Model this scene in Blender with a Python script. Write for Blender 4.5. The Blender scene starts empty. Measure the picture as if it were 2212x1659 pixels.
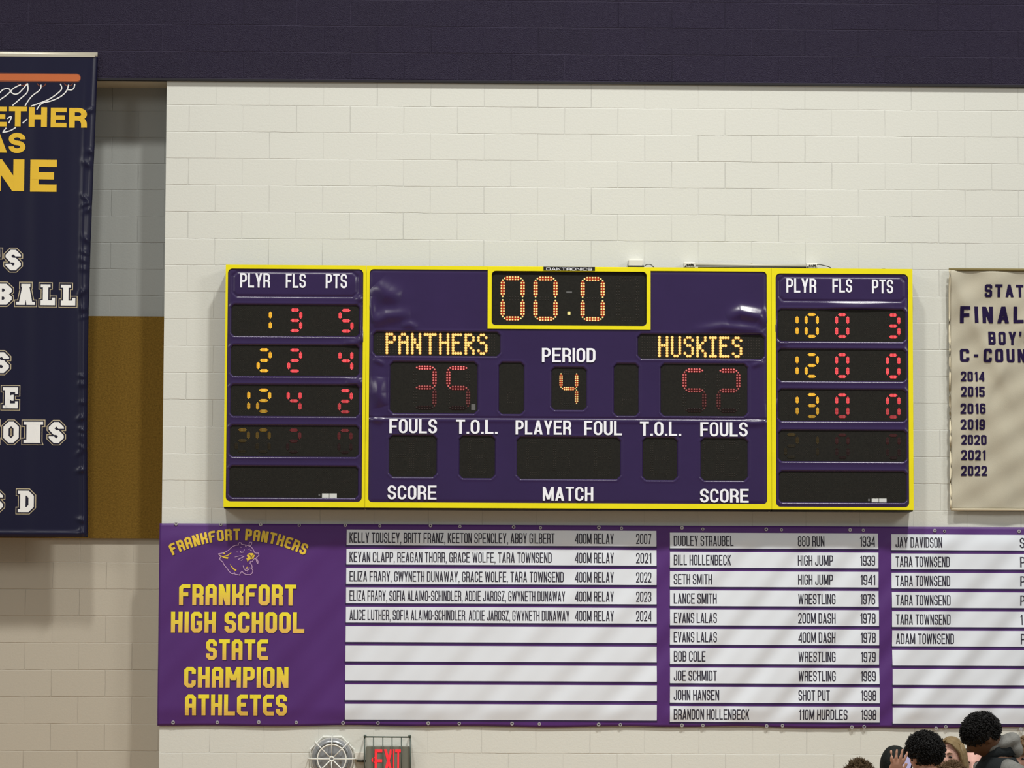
import bpy, bmesh, math, random
import numpy as np
from mathutils import Matrix, Vector
random.seed(7)
rng = np.random.default_rng(7)
scn = bpy.context.scene
COL = scn.collection

# ------------------------------------------------------------------ camera
IMW, IMH, FPX = 2212.0, 1659.0, 7373.0
CAM = np.array([2.861835, -25.661164, 3.270054])
YAW, PIT, ROL = 0.023679, 0.076421, 0.003668
_cy, _sy, _cp, _sp, _cr, _sr = math.cos(YAW), math.sin(YAW), math.cos(PIT), math.sin(PIT), math.cos(ROL), math.sin(ROL)
FW = np.array([_sy * _cp, _cy * _cp, _sp])
_r = np.array([_cy, -_sy, 0.0]); _u = np.cross(_r, FW)
RT = _cr * _r + _sr * _u
UP = -_sr * _r + _cr * _u
cd = bpy.data.cameras.new('camera'); cam = bpy.data.objects.new('camera', cd); COL.objects.link(cam)
cd.sensor_fit = 'HORIZONTAL'; cd.sensor_width = 36.0; cd.lens = FPX * 36.0 / IMW
cd.clip_end = 200
cam.matrix_world = Matrix(((RT[0], UP[0], -FW[0], CAM[0]), (RT[1], UP[1], -FW[1], CAM[1]), (RT[2], UP[2], -FW[2], CAM[2]), (0, 0, 0, 1)))
scn.camera = cam

# ------------------------------------------------------------------ light and exposure
scn.view_settings.view_transform = 'Standard'
scn.view_settings.look = 'None'
scn.view_settings.exposure = 0.0
scn.view_settings.gamma = 1.0
scn.view_settings.use_curve_mapping = False
wd = bpy.data.worlds.new('gym_ambient'); scn.world = wd; wd.use_nodes = True
wd.node_tree.nodes['Background'].inputs[0].default_value = (1.0, 0.985, 0.945, 1)
wd.node_tree.nodes['Background'].inputs[1].default_value = 0.25

def lamp(loc, aim, size, energy, colour=(1, 0.985, 0.94), size_y=None, spread=180):
    d = bpy.data.lights.new('gym_lamp', 'AREA'); d.shape = 'RECTANGLE'
    d.size = size; d.size_y = size_y or size; d.energy = energy; d.spread = math.radians(spread); d.color = colour
    o = bpy.data.objects.new('gym_lamp', d); COL.objects.link(o)
    o.location = loc
    o.rotation_euler = (Vector(aim) - Vector(loc)).to_track_quat('-Z', 'Y').to_euler()
    return o
# high-bay fixtures of the gym, near row and far row
lamp((8.2, -10.5, 21.5), (4.6, 0, 2.5), 1.3, 350, spread=64)
lamp((0.0, -11.0, 21.5), (2.6, 0, 2.5), 1.3, 216, spread=64)
lamp((16.5, -15.0, 12.0), (4.5, 0, 2.5), 3.5, 650)
lamp((-9.5, -15.0, 12.0), (3.0, 0, 2.5), 3.5, 440)

# ------------------------------------------------------------------ helpers
def at(px, py, Y):
    d = FW + RT * ((px - IMW / 2) / FPX) + UP * ((IMH / 2 - py) / FPX)
    t = (Y - CAM[1]) / d[1]
    return CAM + d * t

def rect_at(x0, y0, x1, y1, Y):
    """left-top pixel and right-bottom pixel -> X0, X1, Z0, Z1 on the plane Y"""
    a = at(x0, y0, Y); b = at(x1, y1, Y)
    return a[0], b[0], b[2], a[2]

def s2l(c):
    c = c / 255.0
    return c / 12.92 if c <= 0.04045 else ((c + 0.055) / 1.055) ** 2.4

def lin(rgb):
    return tuple(s2l(v) for v in rgb) + (1.0,)

MATS = {}
def mat(name, rgb, rough=0.6, spec=0.4, bump=None, metallic=0.0, var=0.0, emit=None, strength=0.0, coat=0.0, vscale=6.0):
    if name in MATS: return MATS[name]
    m = bpy.data.materials.new(name); m.use_nodes = True
    nt = m.node_tree; b = nt.nodes['Principled BSDF']
    b.inputs['Base Color'].default_value = lin(rgb)
    b.inputs['Roughness'].default_value = rough
    b.inputs['Specular IOR Level'].default_value = spec
    b.inputs['Metallic'].default_value = metallic
    if coat: b.inputs['Coat Weight'].default_value = coat; b.inputs['Coat Roughness'].default_value = 0.15
    tc = nt.nodes.new('ShaderNodeTexCoord')
    if var:
        n = nt.nodes.new('ShaderNodeTexNoise'); n.inputs['Scale'].default_value = vscale; n.inputs['Detail'].default_value = 6
        nt.links.new(tc.outputs['Object'], n.inputs['Vector'])
        r = nt.nodes.new('ShaderNodeMapRange'); r.inputs[1].default_value = 0.3; r.inputs[2].default_value = 0.7
        r.inputs[3].default_value = 1 - var; r.inputs[4].default_value = 1 + var
        nt.links.new(n.outputs['Fac'], r.inputs[0])
        mx = nt.nodes.new('ShaderNodeVectorMath'); mx.operation = 'SCALE'
        mx.inputs[0].default_value = lin(rgb)[:3]
        nt.links.new(r.outputs[0], mx.inputs['Scale'])
        nt.links.new(mx.outputs[0], b.inputs['Base Color'])
    if bump:
        n = nt.nodes.new('ShaderNodeTexNoise'); n.inputs['Scale'].default_value = bump[0]; n.inputs['Detail'].default_value = 4
        nt.links.new(tc.outputs['Object'], n.inputs['Vector'])
        bp = nt.nodes.new('ShaderNodeBump'); bp.inputs['Strength'].default_value = 1.0; bp.inputs['Distance'].default_value = bump[1]
        nt.links.new(n.outputs['Fac'], bp.inputs['Height']); nt.links.new(bp.outputs[0], b.inputs['Normal'])
    if emit:
        b.inputs['Emission Color'].default_value = lin(emit); b.inputs['Emission Strength'].default_value = strength
    MATS[name] = m
    return m

def link(o, parent=None):
    COL.objects.link(o)
    if parent is not None:
        o.parent = parent
        if parent.type == 'EMPTY':
            o.matrix_parent_inverse = Matrix.Translation(-parent.location)
    return o

def tag(o, label=None, cat=None, group=None, kind=None):
    if label: o['label'] = label
    if cat: o['category'] = cat
    if group: o['group'] = group
    if kind: o['kind'] = kind
    return o

def empty(name, loc, label, cat, group=None):
    o = bpy.data.objects.new(name, None); o.empty_display_size = 0.1
    o.location = Vector([float(v) for v in loc]); COL.objects.link(o)
    return tag(o, label, cat, group)

def pname(n):
    return n

class MB:
    def __init__(s): s.v = []; s.f = []; s.m = []
    def add(s, verts, faces, mi=0):
        o = len(s.v); s.v.extend([tuple(float(c) for c in q) for q in verts])
        s.f.extend([tuple(i + o for i in f) for f in faces]); s.m.extend([mi] * len(faces))
        return s
    def box(s, x0, x1, y0, y1, z0, z1, mi=0):
        v = [(x0, y0, z0), (x1, y0, z0), (x1, y1, z0), (x0, y1, z0), (x0, y0, z1), (x1, y0, z1), (x1, y1, z1), (x0, y1, z1)]
        return s.add(v, [(0, 3, 2, 1), (4, 5, 6, 7), (0, 1, 5, 4), (1, 2, 6, 5), (2, 3, 7, 6), (3, 0, 4, 7)], mi)
    def tube(s, pts, r, n=8, mi=0, caps=True):
        pts = [Vector([float(c) for c in p]) for p in pts]
        rs = r if isinstance(r, (list, tuple)) else [r] * len(pts)
        ring = []
        for i, p in enumerate(pts):
            t = (pts[min(i + 1, len(pts) - 1)] - pts[max(i - 1, 0)]).normalized()
            a = t.cross(Vector((0, 0, 1)))
            if a.length < 1e-3: a = t.cross(Vector((1, 0, 0)))
            a.normalize(); b = t.cross(a)
            ring.append([p + (a * math.cos(2 * math.pi * k / n) + b * math.sin(2 * math.pi * k / n)) * rs[i] for k in range(n)])
        v = [q for rr in ring for q in rr]; f = []
        for i in range(len(pts) - 1):
            for k in range(n):
                f.append((i * n + k, i * n + (k + 1) % n, (i + 1) * n + (k + 1) % n, (i + 1) * n + k))
        if caps:
            f.append(tuple(range(n))[::-1]); f.append(tuple((len(pts) - 1) * n + k for k in range(n)))
        return s.add(v, f, mi)
    def torus(s, c, R, r, n=20, m=8, axis='Y', mi=0):
        v = []; f = []
        for i in range(n):
            a = 2 * math.pi * i / n
            for k in range(m):
                b = 2 * math.pi * k / m
                rr = R + r * math.cos(b)
                x, z, y = rr * math.cos(a), rr * math.sin(a), r * math.sin(b)
                v.append((c[0] + x, c[1] + y, c[2] + z) if axis == 'Y' else (c[0] + x, c[1] + z, c[2] + y))
                f.append((i * m + k, i * m + (k + 1) % m, ((i + 1) % n) * m + (k + 1) % m, ((i + 1) % n) * m + k))
        return s.add(v, f, mi)
    def prism(s, outline, y0, y1, mi=0):
        """outline of (x, z), front y0 (towards the camera) to back y1"""
        n = len(outline)
        v = [(x, y0, z) for x, z in outline] + [(x, y1, z) for x, z in outline]
        f = [tuple(range(n)), tuple(range(2 * n - 1, n - 1, -1))]
        for i in range(n):
            j = (i + 1) % n
            f.append((i, i + n, j + n, j))
        return s.add(v, f, mi)
    def build(s, name, mats, parent=None, smooth=False, centre=False):
        me = bpy.data.meshes.new(name)
        v = s.v
        off = None
        if centre:
            a = np.array(v); off = (a.min(0) + a.max(0)) / 2
            v = [tuple(p) for p in (a - off)]
        me.from_pydata(v, [], s.f)
        for m in (mats if isinstance(mats, (list, tuple)) else [mats]): me.materials.append(m)
        me.polygons.foreach_set('material_index', s.m)
        if smooth: me.polygons.foreach_set('use_smooth', [True] * len(me.polygons))
        me.update()
        o = bpy.data.objects.new(name, me)
        if off is not None: o.location = Vector([float(c) for c in off])
        return link(o, parent)

def round_rect(x0, x1, z0, z1, r, n=6):
    out = []
    for cx, cz, a0 in ((x1 - r, z1 - r, 0), (x0 + r, z1 - r, 90), (x0 + r, z0 + r, 180), (x1 - r, z0 + r, 270)):
        for k in range(n + 1):
            a = math.radians(a0 + 90 * k / n)
            out.append((cx + r * math.cos(a), cz + r * math.sin(a)))
    return out

def bevel(o, w=0.004, seg=2):
    m = o.modifiers.new('bevel', 'BEVEL'); m.width = w; m.segments = seg; m.limit_method = 'ANGLE'
    return o

# ------------------------------------------------------------------ stroke lettering
def fillet(pts, r, n):
    """pts of (x, y[, 1 = rounded corner])"""
    out = []
    N = len(pts)
    for i, p in enumerate(pts):
        if len(p) < 3 or i == 0 or i == N - 1:
            out.append((p[0], p[1])); continue
        a = Vector(pts[i - 1][:2]); b = Vector(p[:2]); c = Vector(pts[i + 1][:2])
        la, lc = (a - b).length, (c - b).length
        ta = min(r, la * (0.5 if len(pts[i - 1]) > 2 else 0.98)); tc = min(r, lc * (0.5 if len(pts[i + 1]) > 2 else 0.98))
        p0 = b + (a - b).normalized() * ta; p3 = b + (c - b).normalized() * tc
        if n <= 1:
            out += [tuple(p0), tuple(p3)]; continue
        p1 = p0 + (b - p0) * 0.56; p2 = p3 + (b - p3) * 0.56
        for k in range(n + 1):
            t = k / n
            q = p0 * (1 - t) ** 3 + p1 * 3 * t * (1 - t) ** 2 + p2 * 3 * t * t * (1 - t) + p3 * t ** 3
            out.append(tuple(q))
    return out

def stroke_polys(pts, sx, sy, closed=False, ext=0.0):
    P = [Vector(p) for p in pts]
    P = [p for i, p in enumerate(P) if i == 0 or (p - P[i - 1]).length > 1e-6]
    if ext and not closed:
        P[0] = P[0] + (P[0] - P[1]).normalized() * ext
        P[-1] = P[-1] + (P[-1] - P[-2]).normalized() * ext
    n = len(P); Lf = []; Rt = []
    for i in range(n):
        if closed: a, b = P[i - 1], P[(i + 1) % n]; d1 = (P[i] - a).normalized(); d2 = (b - P[i]).normalized()
        else:
            d1 = (P[i] - P[i - 1]).normalized() if i > 0 else (P[1] - P[0]).normalized()
            d2 = (P[i + 1] - P[i]).normalized() if i < n - 1 else d1
        n1 = Vector((-d1.y, d1.x)); n2 = Vector((-d2.y, d2.x))
        m = (n1 + n2) / max(0.35, 1 + n1.dot(n2))
        off = Vector((m.x * sx / 2, m.y * sy / 2))
        Lf.append(P[i] + off); Rt.append(P[i] - off)
    polys = []
    for i in range(n if closed else n - 1):
        j = (i + 1) % n
        polys.append([Lf[i], Lf[j], Rt[j], Rt[i]])
    return [[(q.x, q.y) for q in p] for p in polys]

WID = {'I': 0.0, 'M': 1.32, 'W': 1.5, '.': 0.0, ',': 0.0, "'": 0.0, '-': 0.6, '1': 0.62, ' ': 0.42, 'T': 1.0, 'J': 0.9, 'L': 0.92, 'F': 0.94, 'A': 1.1, 'V': 1.05, 'Y': 1.05}
def glyph(c, w, sx, sy, r, n, style, g=0.0):
    """polygons of one capital of height 1 and width w"""
    L, R, T, B, C, M = sx / 2, w - sx / 2, 1 - sy / 2, sy / 2, w / 2, 0.5
    out = []
    SX, SY = sx + 2 * g, sy + 2 * g
    def P(*pts, close=False):
        if close:

            q = fillet([((pts[-1][0] + pts[0][0]) / 2, (pts[-1][1] + pts[0][1]) / 2)] + list(pts) + [((pts[-1][0] + pts[0][0]) / 2, (pts[-1][1] + pts[0][1]) / 2)], r, n)
            out.extend(stroke_polys(q[:-1], SX, SY, True))
        else:
            out.extend(stroke_polys(fillet(pts, r, n), SX, SY, False, g))
    def Q(x0, y0, x1, y1): out.append([(x0 - g, y0 - g), (x1 + g, y0 - g), (x1 + g, y1 + g), (x0 - g, y1 + g)])
    def D(xb, yb, xt, yt, hw=sx * 0.54):
        k = (xt - xb) / (yt - yb)
        h2 = hw + g * math.sqrt(1 + k * k)
        xb -= k * g; xt += k * g; yb -= g; yt += g
        out.append([(xb - h2, yb), (xb + h2, yb), (xt + h2, yt), (xt - h2, yt)])
    def stem(x): Q(x - sx / 2, 0, x + sx / 2, 1)
    def bar(y, x0=0, x1=None): Q(x0, y - sy / 2, w if x1 is None else x1, y + sy / 2)
    h = sx * 0.54
    slab = style == 'slab'
    sv, se = sy * 0.62, sx * 0.42          # serif height and reach
    def foot(x, y, l=1, rr=1):
        Q(x - sx / 2 - se * l, y if y < .5 else y - sv, x + sx / 2 + se * rr, y + sv if y < .5 else y)
    if c == 'A':
        if style == 'block':
            P((L, 0), (L, T, 1), (R, T, 1), (R, 0)); bar(0.46, L, R)
        elif slab:
            i = se * 0.9
            D(i + h, 0, C, 1); D(w - i - h, 0, C, 1); Q(i + h, .22, w - i - h, .22 + sy * .7); Q(C - sx * .8, 1 - sv, C + sx * .8, 1)
            Q(0, 0, i * 1.3 + sx, sv); Q(w - i * 1.3 - sx, 0, w, sv)
        else:
            D(h, 0, C, 1); D(w - h, 0, C, 1); Q(L + .05 * w, .2, R - .05 * w, .2 + sy * .9)
    elif c == 'B':
        x = se if slab else 0
        Q(x, 0, x + sx, 1); P((x, T), (R, T, 1), (R, M, 1), (x, M)); P((x, M), (R, M, 1), (R, B, 1), (x, B))
        if slab: Q(0, 0, x + sx, sv); Q(0, 1 - sv, x + sx, 1)
    elif c == 'C': P((R, .66), (R, T, 1), (L, T, 1), (L, B, 1), (R, B, 1), (R, .34))
    elif c == 'D':
        x = se if slab else 0
        Q(x, 0, x + sx, 1); P((x, T), (R, T, 1), (R, B, 1), (x, B))
        if slab: Q(0, 0, x + sx, sv); Q(0, 1 - sv, x + sx, 1)
    elif c == 'E':
        if style == 'block': P((w, T), (L, T, 1), (L, B, 1), (w, B)); bar(.52, L, w * .82)
        else:
            x = se if slab else 0
            Q(x, 0, x + sx, 1); bar(T, x); bar(B, x); bar(M, x, w * .9 if not slab else w * .72)
            if slab:
                Q(0, 0, x + sx, sv); Q(0, 1 - sv, x + sx, 1)
                Q(w - sx * .55, 0, w, .33); Q(w - sx * .55, .67, w, 1); Q(w * .72 - sx * .45, .36, w * .72, .64)
    elif c == 'F':
        if style == 'block': P((w, T), (L, T, 1), (L, 0)); bar(.52, L, w * .82)
        else: stem(L); bar(T); bar(.47, 0, w * .9)
    elif c == 'G': P((R, .68), (R, T, 1), (L, T, 1), (L, B, 1), (R, B, 1), (R, .46), (C, .46))
    elif c == 'H': stem(L); stem(R); bar(M)
    elif c == 'I':
        stem(C)
        if slab: foot(C, 0); foot(C, 1)
    elif c == 'J': P((R, 1), (R, B, 1), (L, B, 1), (L, .32))
    elif c == 'K':
        if style == 'block':
            stem(L); P((R, 0), (R, .47, 1), (L, .47)); P((R, 1), (R, .56, 1), (C, .47))
        else:
            stem(L); D(L, .36, w - h, 1); D(w - h, 0, C * .85, .58)
    elif c == 'L':
        if slab:
            x = se * 1.0
            Q(x, 0, x + sx, 1); bar(B, 0); Q(w - sx * .6, 0, w, .36); Q(0, 1 - sv, x + sx + se, 1); Q(0, 0, x + sx, sv)
        else: stem(L); bar(B)
    elif c == 'M':
        stem(L); stem(R)
        yb = .34 if style == 'block' else .1
        D(C, yb, h, 1); D(C, yb, w - h, 1)
    elif c == 'N':
        if slab:
            x = se
            Q(x, 0, x + sx, 1); Q(w - x - sx * .9, 0, w - x, 1); D(w - x - h * .9, 0, x + h, 1)
            Q(0, 0, 2 * x + sx, sv); Q(0, 1 - sv, x + sx, 1); Q(w - 2 * x - sx, 1 - sv, w, 1)
        else: stem(L); stem(R); D(w - h, 0, h, 1)
    elif c in 'O0': P((L, T, 1), (R, T, 1), (R, B, 1), (L, B, 1), close=True)
    elif c == 'P': stem(L); P((L, T), (R, T, 1), (R, .44, 1), (L, .44))
    elif c == 'Q': P((L, T, 1), (R, T, 1), (R, B, 1), (L, B, 1), close=True); D(w, 0, C, .3)
    elif c == 'R':
        stem(L); P((L, T), (R, T, 1), (R, .47, 1), (L, .47)); P((C * .8, .47), (R, .47, 1), (R, 0))
    elif c == 'S': P((R, .68), (R, T, 1), (L, T, 1), (L, .51, 1), (R, .49, 1), (R, B, 1), (L, B, 1), (L, .32))
    elif c == 'T': stem(C); bar(T)
    elif c == 'U': P((L, 1), (L, B, 1), (R, B, 1), (R, 1))
    elif c == 'V': D(C, 0, h, 1); D(C, 0, w - h, 1)
    elif c == 'W':
        q = w * .27
        D(q, 0, h, 1, h * .95); D(q, 0, C, .95, h * .85); D(w - q, 0, C, .95, h * .85); D(w - q, 0, w - h, 1, h * .95)
    elif c == 'X': D(h, 0, w - h, 1); D(w - h, 0, h, 1)
    elif c == 'Y': D(C, .38, h, 1); D(C, .38, w - h, 1); Q(C - sx / 2, 0, C + sx / 2, .46)
    elif c == 'Z': bar(T); bar(B); D(h, B, w - h, T)
    elif c == '1': Q(w - sx, 0, w, 1); out.append([(0 - g, .74 - g), (w - sx * .5, .83), (w - sx * .5, 1 + g), (w - sx * .85, 1 + g)])
    elif c == '2':
        if style == 'block': P((0, T), (R, T, 1), (R, .6), (L, B + .12), (L, B)); bar(B)
        else: P((L, .66), (L, T, 1), (R, T, 1), (R, .52, 1), (L + .01, B)); bar(B)
    elif c == '3': P((L, .70), (L, T, 1), (R, T, 1), (R, .51, 1), (C * .8, .51)); P((C * .8, .51), (R, .51, 1), (R, B, 1), (L, B, 1), (L, .30))
    elif c == '4':
        x = w - sx * .62
        if style == 'block': P((L, 1), (L, .34, 1), (w, .34)); Q(x - sx / 2, 0, x + sx / 2, 1)
        else: Q(x - sx / 2, 0, x + sx / 2, 1); bar(.27); D(h, .27, x, 1, h * .9)
    elif c == '5': P((w, T), (L, T), (L, .46)); P((L, .58), (R, .58, 1), (R, B, 1), (L, B, 1), (L, .28))
    elif c == '6': P((R, .72), (R, T, 1), (L, T, 1), (L, B, 1), (R, B, 1), (R, .56, 1), (L, .56))
    elif c == '7': bar(T); D(C * .8, 0, w - h, T)
    elif c == '8': P((L, T, 1), (R, T, 1), (R, .52, 1), (L, .52, 1), close=True); P((L, .52, 1), (R, .52, 1), (R, B, 1), (L, B, 1), close=True)
    elif c == '9': P((L, .28), (L, B, 1), (R, B, 1), (R, T, 1), (L, T, 1), (L, .44, 1), (R, .44))
    elif c == '.': Q(C - sx / 2, 0, C + sx / 2, sy * 1.05)
    elif c == ',': Q(C - sx / 2, 0, C + sx / 2, sy * 1.05); D(C - sx * .2, -.16, C + sx * .2, 0, sx * .25)
    elif c == "'": D(C - sx * .1, .64, C, 1, sx * .42)
    elif c == '-': Q(0, .38, w, .38 + sy)
    return out

FONTS = {
    # style: (natural width, sx, sy, gap, fillet radius, fillet segments)
    'cond': (0.52, 0.150, 0.135, 0.085, 0.20, 6),
    'list': (0.46, 0.124, 0.104, 0.085, 0.18, 5),
    'block': (0.55, 0.195, 0.190, 0.10, 0.09, 1),
    'felt': (0.62, 0.215, 0.20, 0.25, 0.06, 1),
    'year': (0.56, 0.20, 0.19, 0.13, 0.07, 1),
    'slab': (0.80, 0.270, 0.230, 0.13, 0.17, 1),
    'wide': (1.00, 0.150, 0.200, 0.16, 0.10, 4),
    'fat': (0.86, 0.275, 0.225, 0.10, 0.30, 6),
}
def layout(txt, style, target):
    """[(char, x, w, sx)] for cap height 1 and total width target (or natural if None)"""
    w0, sx, sy, gap, r, n = FONTS[style]
    items = []; x = 0
    for c in txt:
        k = WID.get(c, 1.0)
        if style == 'block' and c in 'ATYVJLF': k = 1.0
        w = w0 * k if c != ' ' else w0 * 0.62
        if k == 0: w = sx * (1.0 if c != "'" else .9)
        if style == 'slab' and c == 'I': w = sx * 1.9
        items.append((c, x, w)); x += w + (gap if c != ' ' else 0)
        if c == ' ': x -= gap * .4
    tot = x - gap
    k = 1.0 if target is None else target / tot
    return [(c, a * k, w * k, sx * k) for c, a, w in items], tot * k

def text_polys(txt, style, X0, X1, Z0, Z1, g=0.0):
    H = Z1 - Z0
    w0, sx, sy, gap, r, n = FONTS[style]
    items, _ = layout(txt, style, None if X1 is None else (X1 - X0) / H)
    out = []
    for c, x, w, s in items:
        if c == ' ': continue
        rr = min(r, 0.5) if n <= 1 else (max(r, .1) if style in ('wide',) else (w - s) * .5 if n > 1 else r)
        for p in glyph(c, w, s, sy, rr, n, style, g):
            out.append([(X0 + (x + a) * H, Z0 + b * H) for a, b in p])
    return out

def flat(polys, y, disp=None, mb=None, mi=0):
    mb = mb or MB(); n_ = 0
    for p in polys:
        area = sum(p[i][0] * p[(i + 1) % len(p)][1] - p[(i + 1) % len(p)][0] * p[i][1] for i in range(len(p)))
        if area < 0: p = p[::-1]
        yy = y - 0.00002 * (n_ % 16); n_ += 1      # neighbouring strokes never share one plane
        mb.add([(x, yy + (disp(x, z) if disp else 0.0), z) for x, z in p], [tuple(range(len(p)))], mi)
    return mb

def lettering(txt, style, box, Y, m, parent, name='lettering', disp=None, dy=-0.0015):
    x0, y0, x1, y1 = box
    a = at(x0, y0, Y); b = at(x0, y1, Y)
    X1 = at(x1, (y0 + y1) / 2, Y)[0]
    mb = flat(text_polys(txt, style, b[0], X1, b[2], a[2]), Y + dy, disp)
    return mb.build(name, m, parent)

# ------------------------------------------------------------------ materials
YELLOW = mat('yellow_paint', (230, 218, 14), 0.38, 0.4, var=0.03)
PURPLE_FACE = mat('purple_formed_plastic', (46, 31, 74), 0.26, 0.5, bump=(5, 0.0022), var=0.05, vscale=3)
WHITE_VINYL = mat('white_vinyl_letters', (236, 238, 246), 0.5)
BLACKWIN = mat('black_display_louvre', (27, 26, 22), 0.75, 0.2, bump=(260, 0.0008), var=0.25, vscale=90)
LEDOFF = mat('unlit_led', (46, 40, 34), 0.6, 0.3)
BLACK = mat('black_plastic', (18, 17, 22), 0.5)
def led(name, rgb, s): return mat(name, (10, 8, 6), 0.5, 0.2, emit=rgb, strength=s)

# ------------------------------------------------------------------ the hall
FLOORZ = 0.0
XE = 0.846                                   # left end of the pale wall
ZH = 0.5 * (at(357, 175.5, 0)[2] + at(2212, 186.5, 0)[2])   # underside of the dark upper wall
def block_mat(name, rgb, rough, spec, groove, grain, grain_amt, mortar_rgb=None, varamt=0.03, rough_face=None):
    m = bpy.data.materials.new(name); m.use_nodes = True
    nt = m.node_tree; b = nt.nodes['Principled BSDF']
    L = nt.links.new
    tc = nt.nodes.new('ShaderNodeTexCoord')
    sep = nt.nodes.new('ShaderNodeSeparateXYZ'); L(tc.outputs['Object'], sep.inputs[0])
    def add(sock, val):
        a = nt.nodes.new('ShaderNodeMath'); a.operation = 'ADD'; L(sock, a.inputs[0]); a.inputs[1].default_value = val; return a.outputs[0]
    x = add(sep.outputs['X'], 0.2032 + 40 * 0.4064); z = add(sep.outputs['Z'], -7.34 + 200 * 0.2032)
    cmb = nt.nodes.new('ShaderNodeCombineXYZ'); L(x, cmb.inputs[0]); L(z, cmb.inputs[1])
    # slightly wandering joints
    nz = nt.nodes.new('ShaderNodeTexNoise'); nz.inputs['Scale'].default_value = 9; nz.inputs['Detail'].default_value = 3
    L(cmb.outputs[0], nz.inputs['Vector'])
    sb = nt.nodes.new('ShaderNodeVectorMath'); sb.operation = 'SUBTRACT'; L(nz.outputs['Color'], sb.inputs[0]); sb.inputs[1].default_value = (.5, .5, .5)
    sc = nt.nodes.new('ShaderNodeVectorMath'); sc.operation = 'SCALE'; L(sb.outputs[0], sc.inputs[0]); sc.inputs['Scale'].default_value = 0.006
    ad = nt.nodes.new('ShaderNodeVectorMath'); ad.operation = 'ADD'; L(cmb.outputs[0], ad.inputs[0]); L(sc.outputs[0], ad.inputs[1])
    br = nt.nodes.new('ShaderNodeTexBrick'); L(ad.outputs[0], br.inputs['Vector'])
    br.offset = 0.5; br.offset_frequency = 2; br.squash = 1.0
    br.inputs['Scale'].default_value = 1.0; br.inputs['Brick Width'].default_value = 0.4064; br.inputs['Row Height'].default_value = 0.2032
    br.inputs['Mortar Size'].default_value = 0.0042; br.inputs['Mortar Smooth'].default_value = 0.9; br.inputs['Bias'].default_value = 0.0
    c0 = np.array(lin(rgb)[:3])
    br.inputs['Color1'].default_value = tuple(c0 * (1 - varamt)) + (1,); br.inputs['Color2'].default_value = tuple(c0 * (1 + varamt)) + (1,)
    br.inputs['Mortar'].default_value = lin(mortar_rgb) if mortar_rgb else tuple(c0 * .97) + (1,)
    L(br.outputs['Color'], b.inputs['Base Color'])
    b.inputs['Roughness'].default_value = rough; b.inputs['Specular IOR Level'].default_value = spec
    g = nt.nodes.new('ShaderNodeTexNoise'); g.inputs['Scale'].default_value = grain; g.inputs['Detail'].default_value = 5; g.inputs['Roughness'].default_value = 0.65
    L(cmb.outputs[0], g.inputs['Vector'])
    # the joint wears in and out along the wall
    g2 = nt.nodes.new('ShaderNodeTexNoise'); g2.inputs['Scale'].default_value = 2.1; g2.inputs['Detail'].default_value = 3
    L(cmb.outputs[0], g2.inputs['Vector'])
    mr = nt.nodes.new('ShaderNodeMapRange'); mr.inputs[1].default_value = .35; mr.inputs[2].default_value = .62; mr.inputs[3].default_value = .25; mr.inputs[4].default_value = 1.0
    L(g2.outputs['Fac'], mr.inputs[0])
    mu = nt.nodes.new('ShaderNodeMath'); mu.operation = 'MULTIPLY'; L(br.outputs['Fac'], mu.inputs[0]); L(mr.outputs[0], mu.inputs[1])
    m1 = nt.nodes.new('ShaderNodeMath'); m1.operation = 'MULTIPLY'; L(mu.outputs[0], m1.inputs[0]); m1.inputs[1].default_value = -groove
    m2 = nt.nodes.new('ShaderNodeMath'); m2.operation = 'MULTIPLY_ADD'; L(g.outputs['Fac'], m2.inputs[0]); m2.inputs[1].default_value = grain_amt; L(m1.outputs[0], m2.inputs[2])
    hsock = m2.outputs[0]
    if rough_face:
        g3 = nt.nodes.new('ShaderNodeTexVoronoi'); g3.inputs['Scale'].default_value = rough_face[0]
        L(cmb.outputs[0], g3.inputs['Vector'])
        m3 = nt.nodes.new('ShaderNodeMath'); m3.operation = 'MULTIPLY_ADD'; L(g3.outputs['Distance'], m3.inputs[0]); m3.inputs[1].default_value = rough_face[1]; L(hsock, m3.inputs[2])
        hsock = m3.outputs[0]
    bp = nt.nodes.new('ShaderNodeBump'); bp.inputs['Distance'].default_value = 1.0; bp.inputs['Strength'].default_value = 1.0
    L(hsock, bp.inputs['Height']); L(bp.outputs[0], b.inputs['Normal'])
    return m

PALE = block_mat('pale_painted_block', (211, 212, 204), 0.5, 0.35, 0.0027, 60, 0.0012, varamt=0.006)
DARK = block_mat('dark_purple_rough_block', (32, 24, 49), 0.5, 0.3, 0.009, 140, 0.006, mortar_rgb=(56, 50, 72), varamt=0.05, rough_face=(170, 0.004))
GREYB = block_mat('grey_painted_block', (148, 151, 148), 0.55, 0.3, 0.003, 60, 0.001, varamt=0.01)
BEIGE = block_mat('beige_block', (184, 177, 162), 0.55, 0.3, 0.003, 60, 0.001, varamt=0.01)  # block in a beige tone darker than the pale wall
TANB = mat('tan_fibre_board', (112, 86, 34), 0.95, 0.1, bump=(120, 0.003), var=0.22, vscale=70)
FLOORM = mat('maple_floor', (190, 150, 100), 0.35, 0.4, var=0.06, vscale=2)
BENCH = mat('bleacher_plank', (150, 130, 100), 0.55, 0.3, var=0.05, vscale=3)

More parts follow.
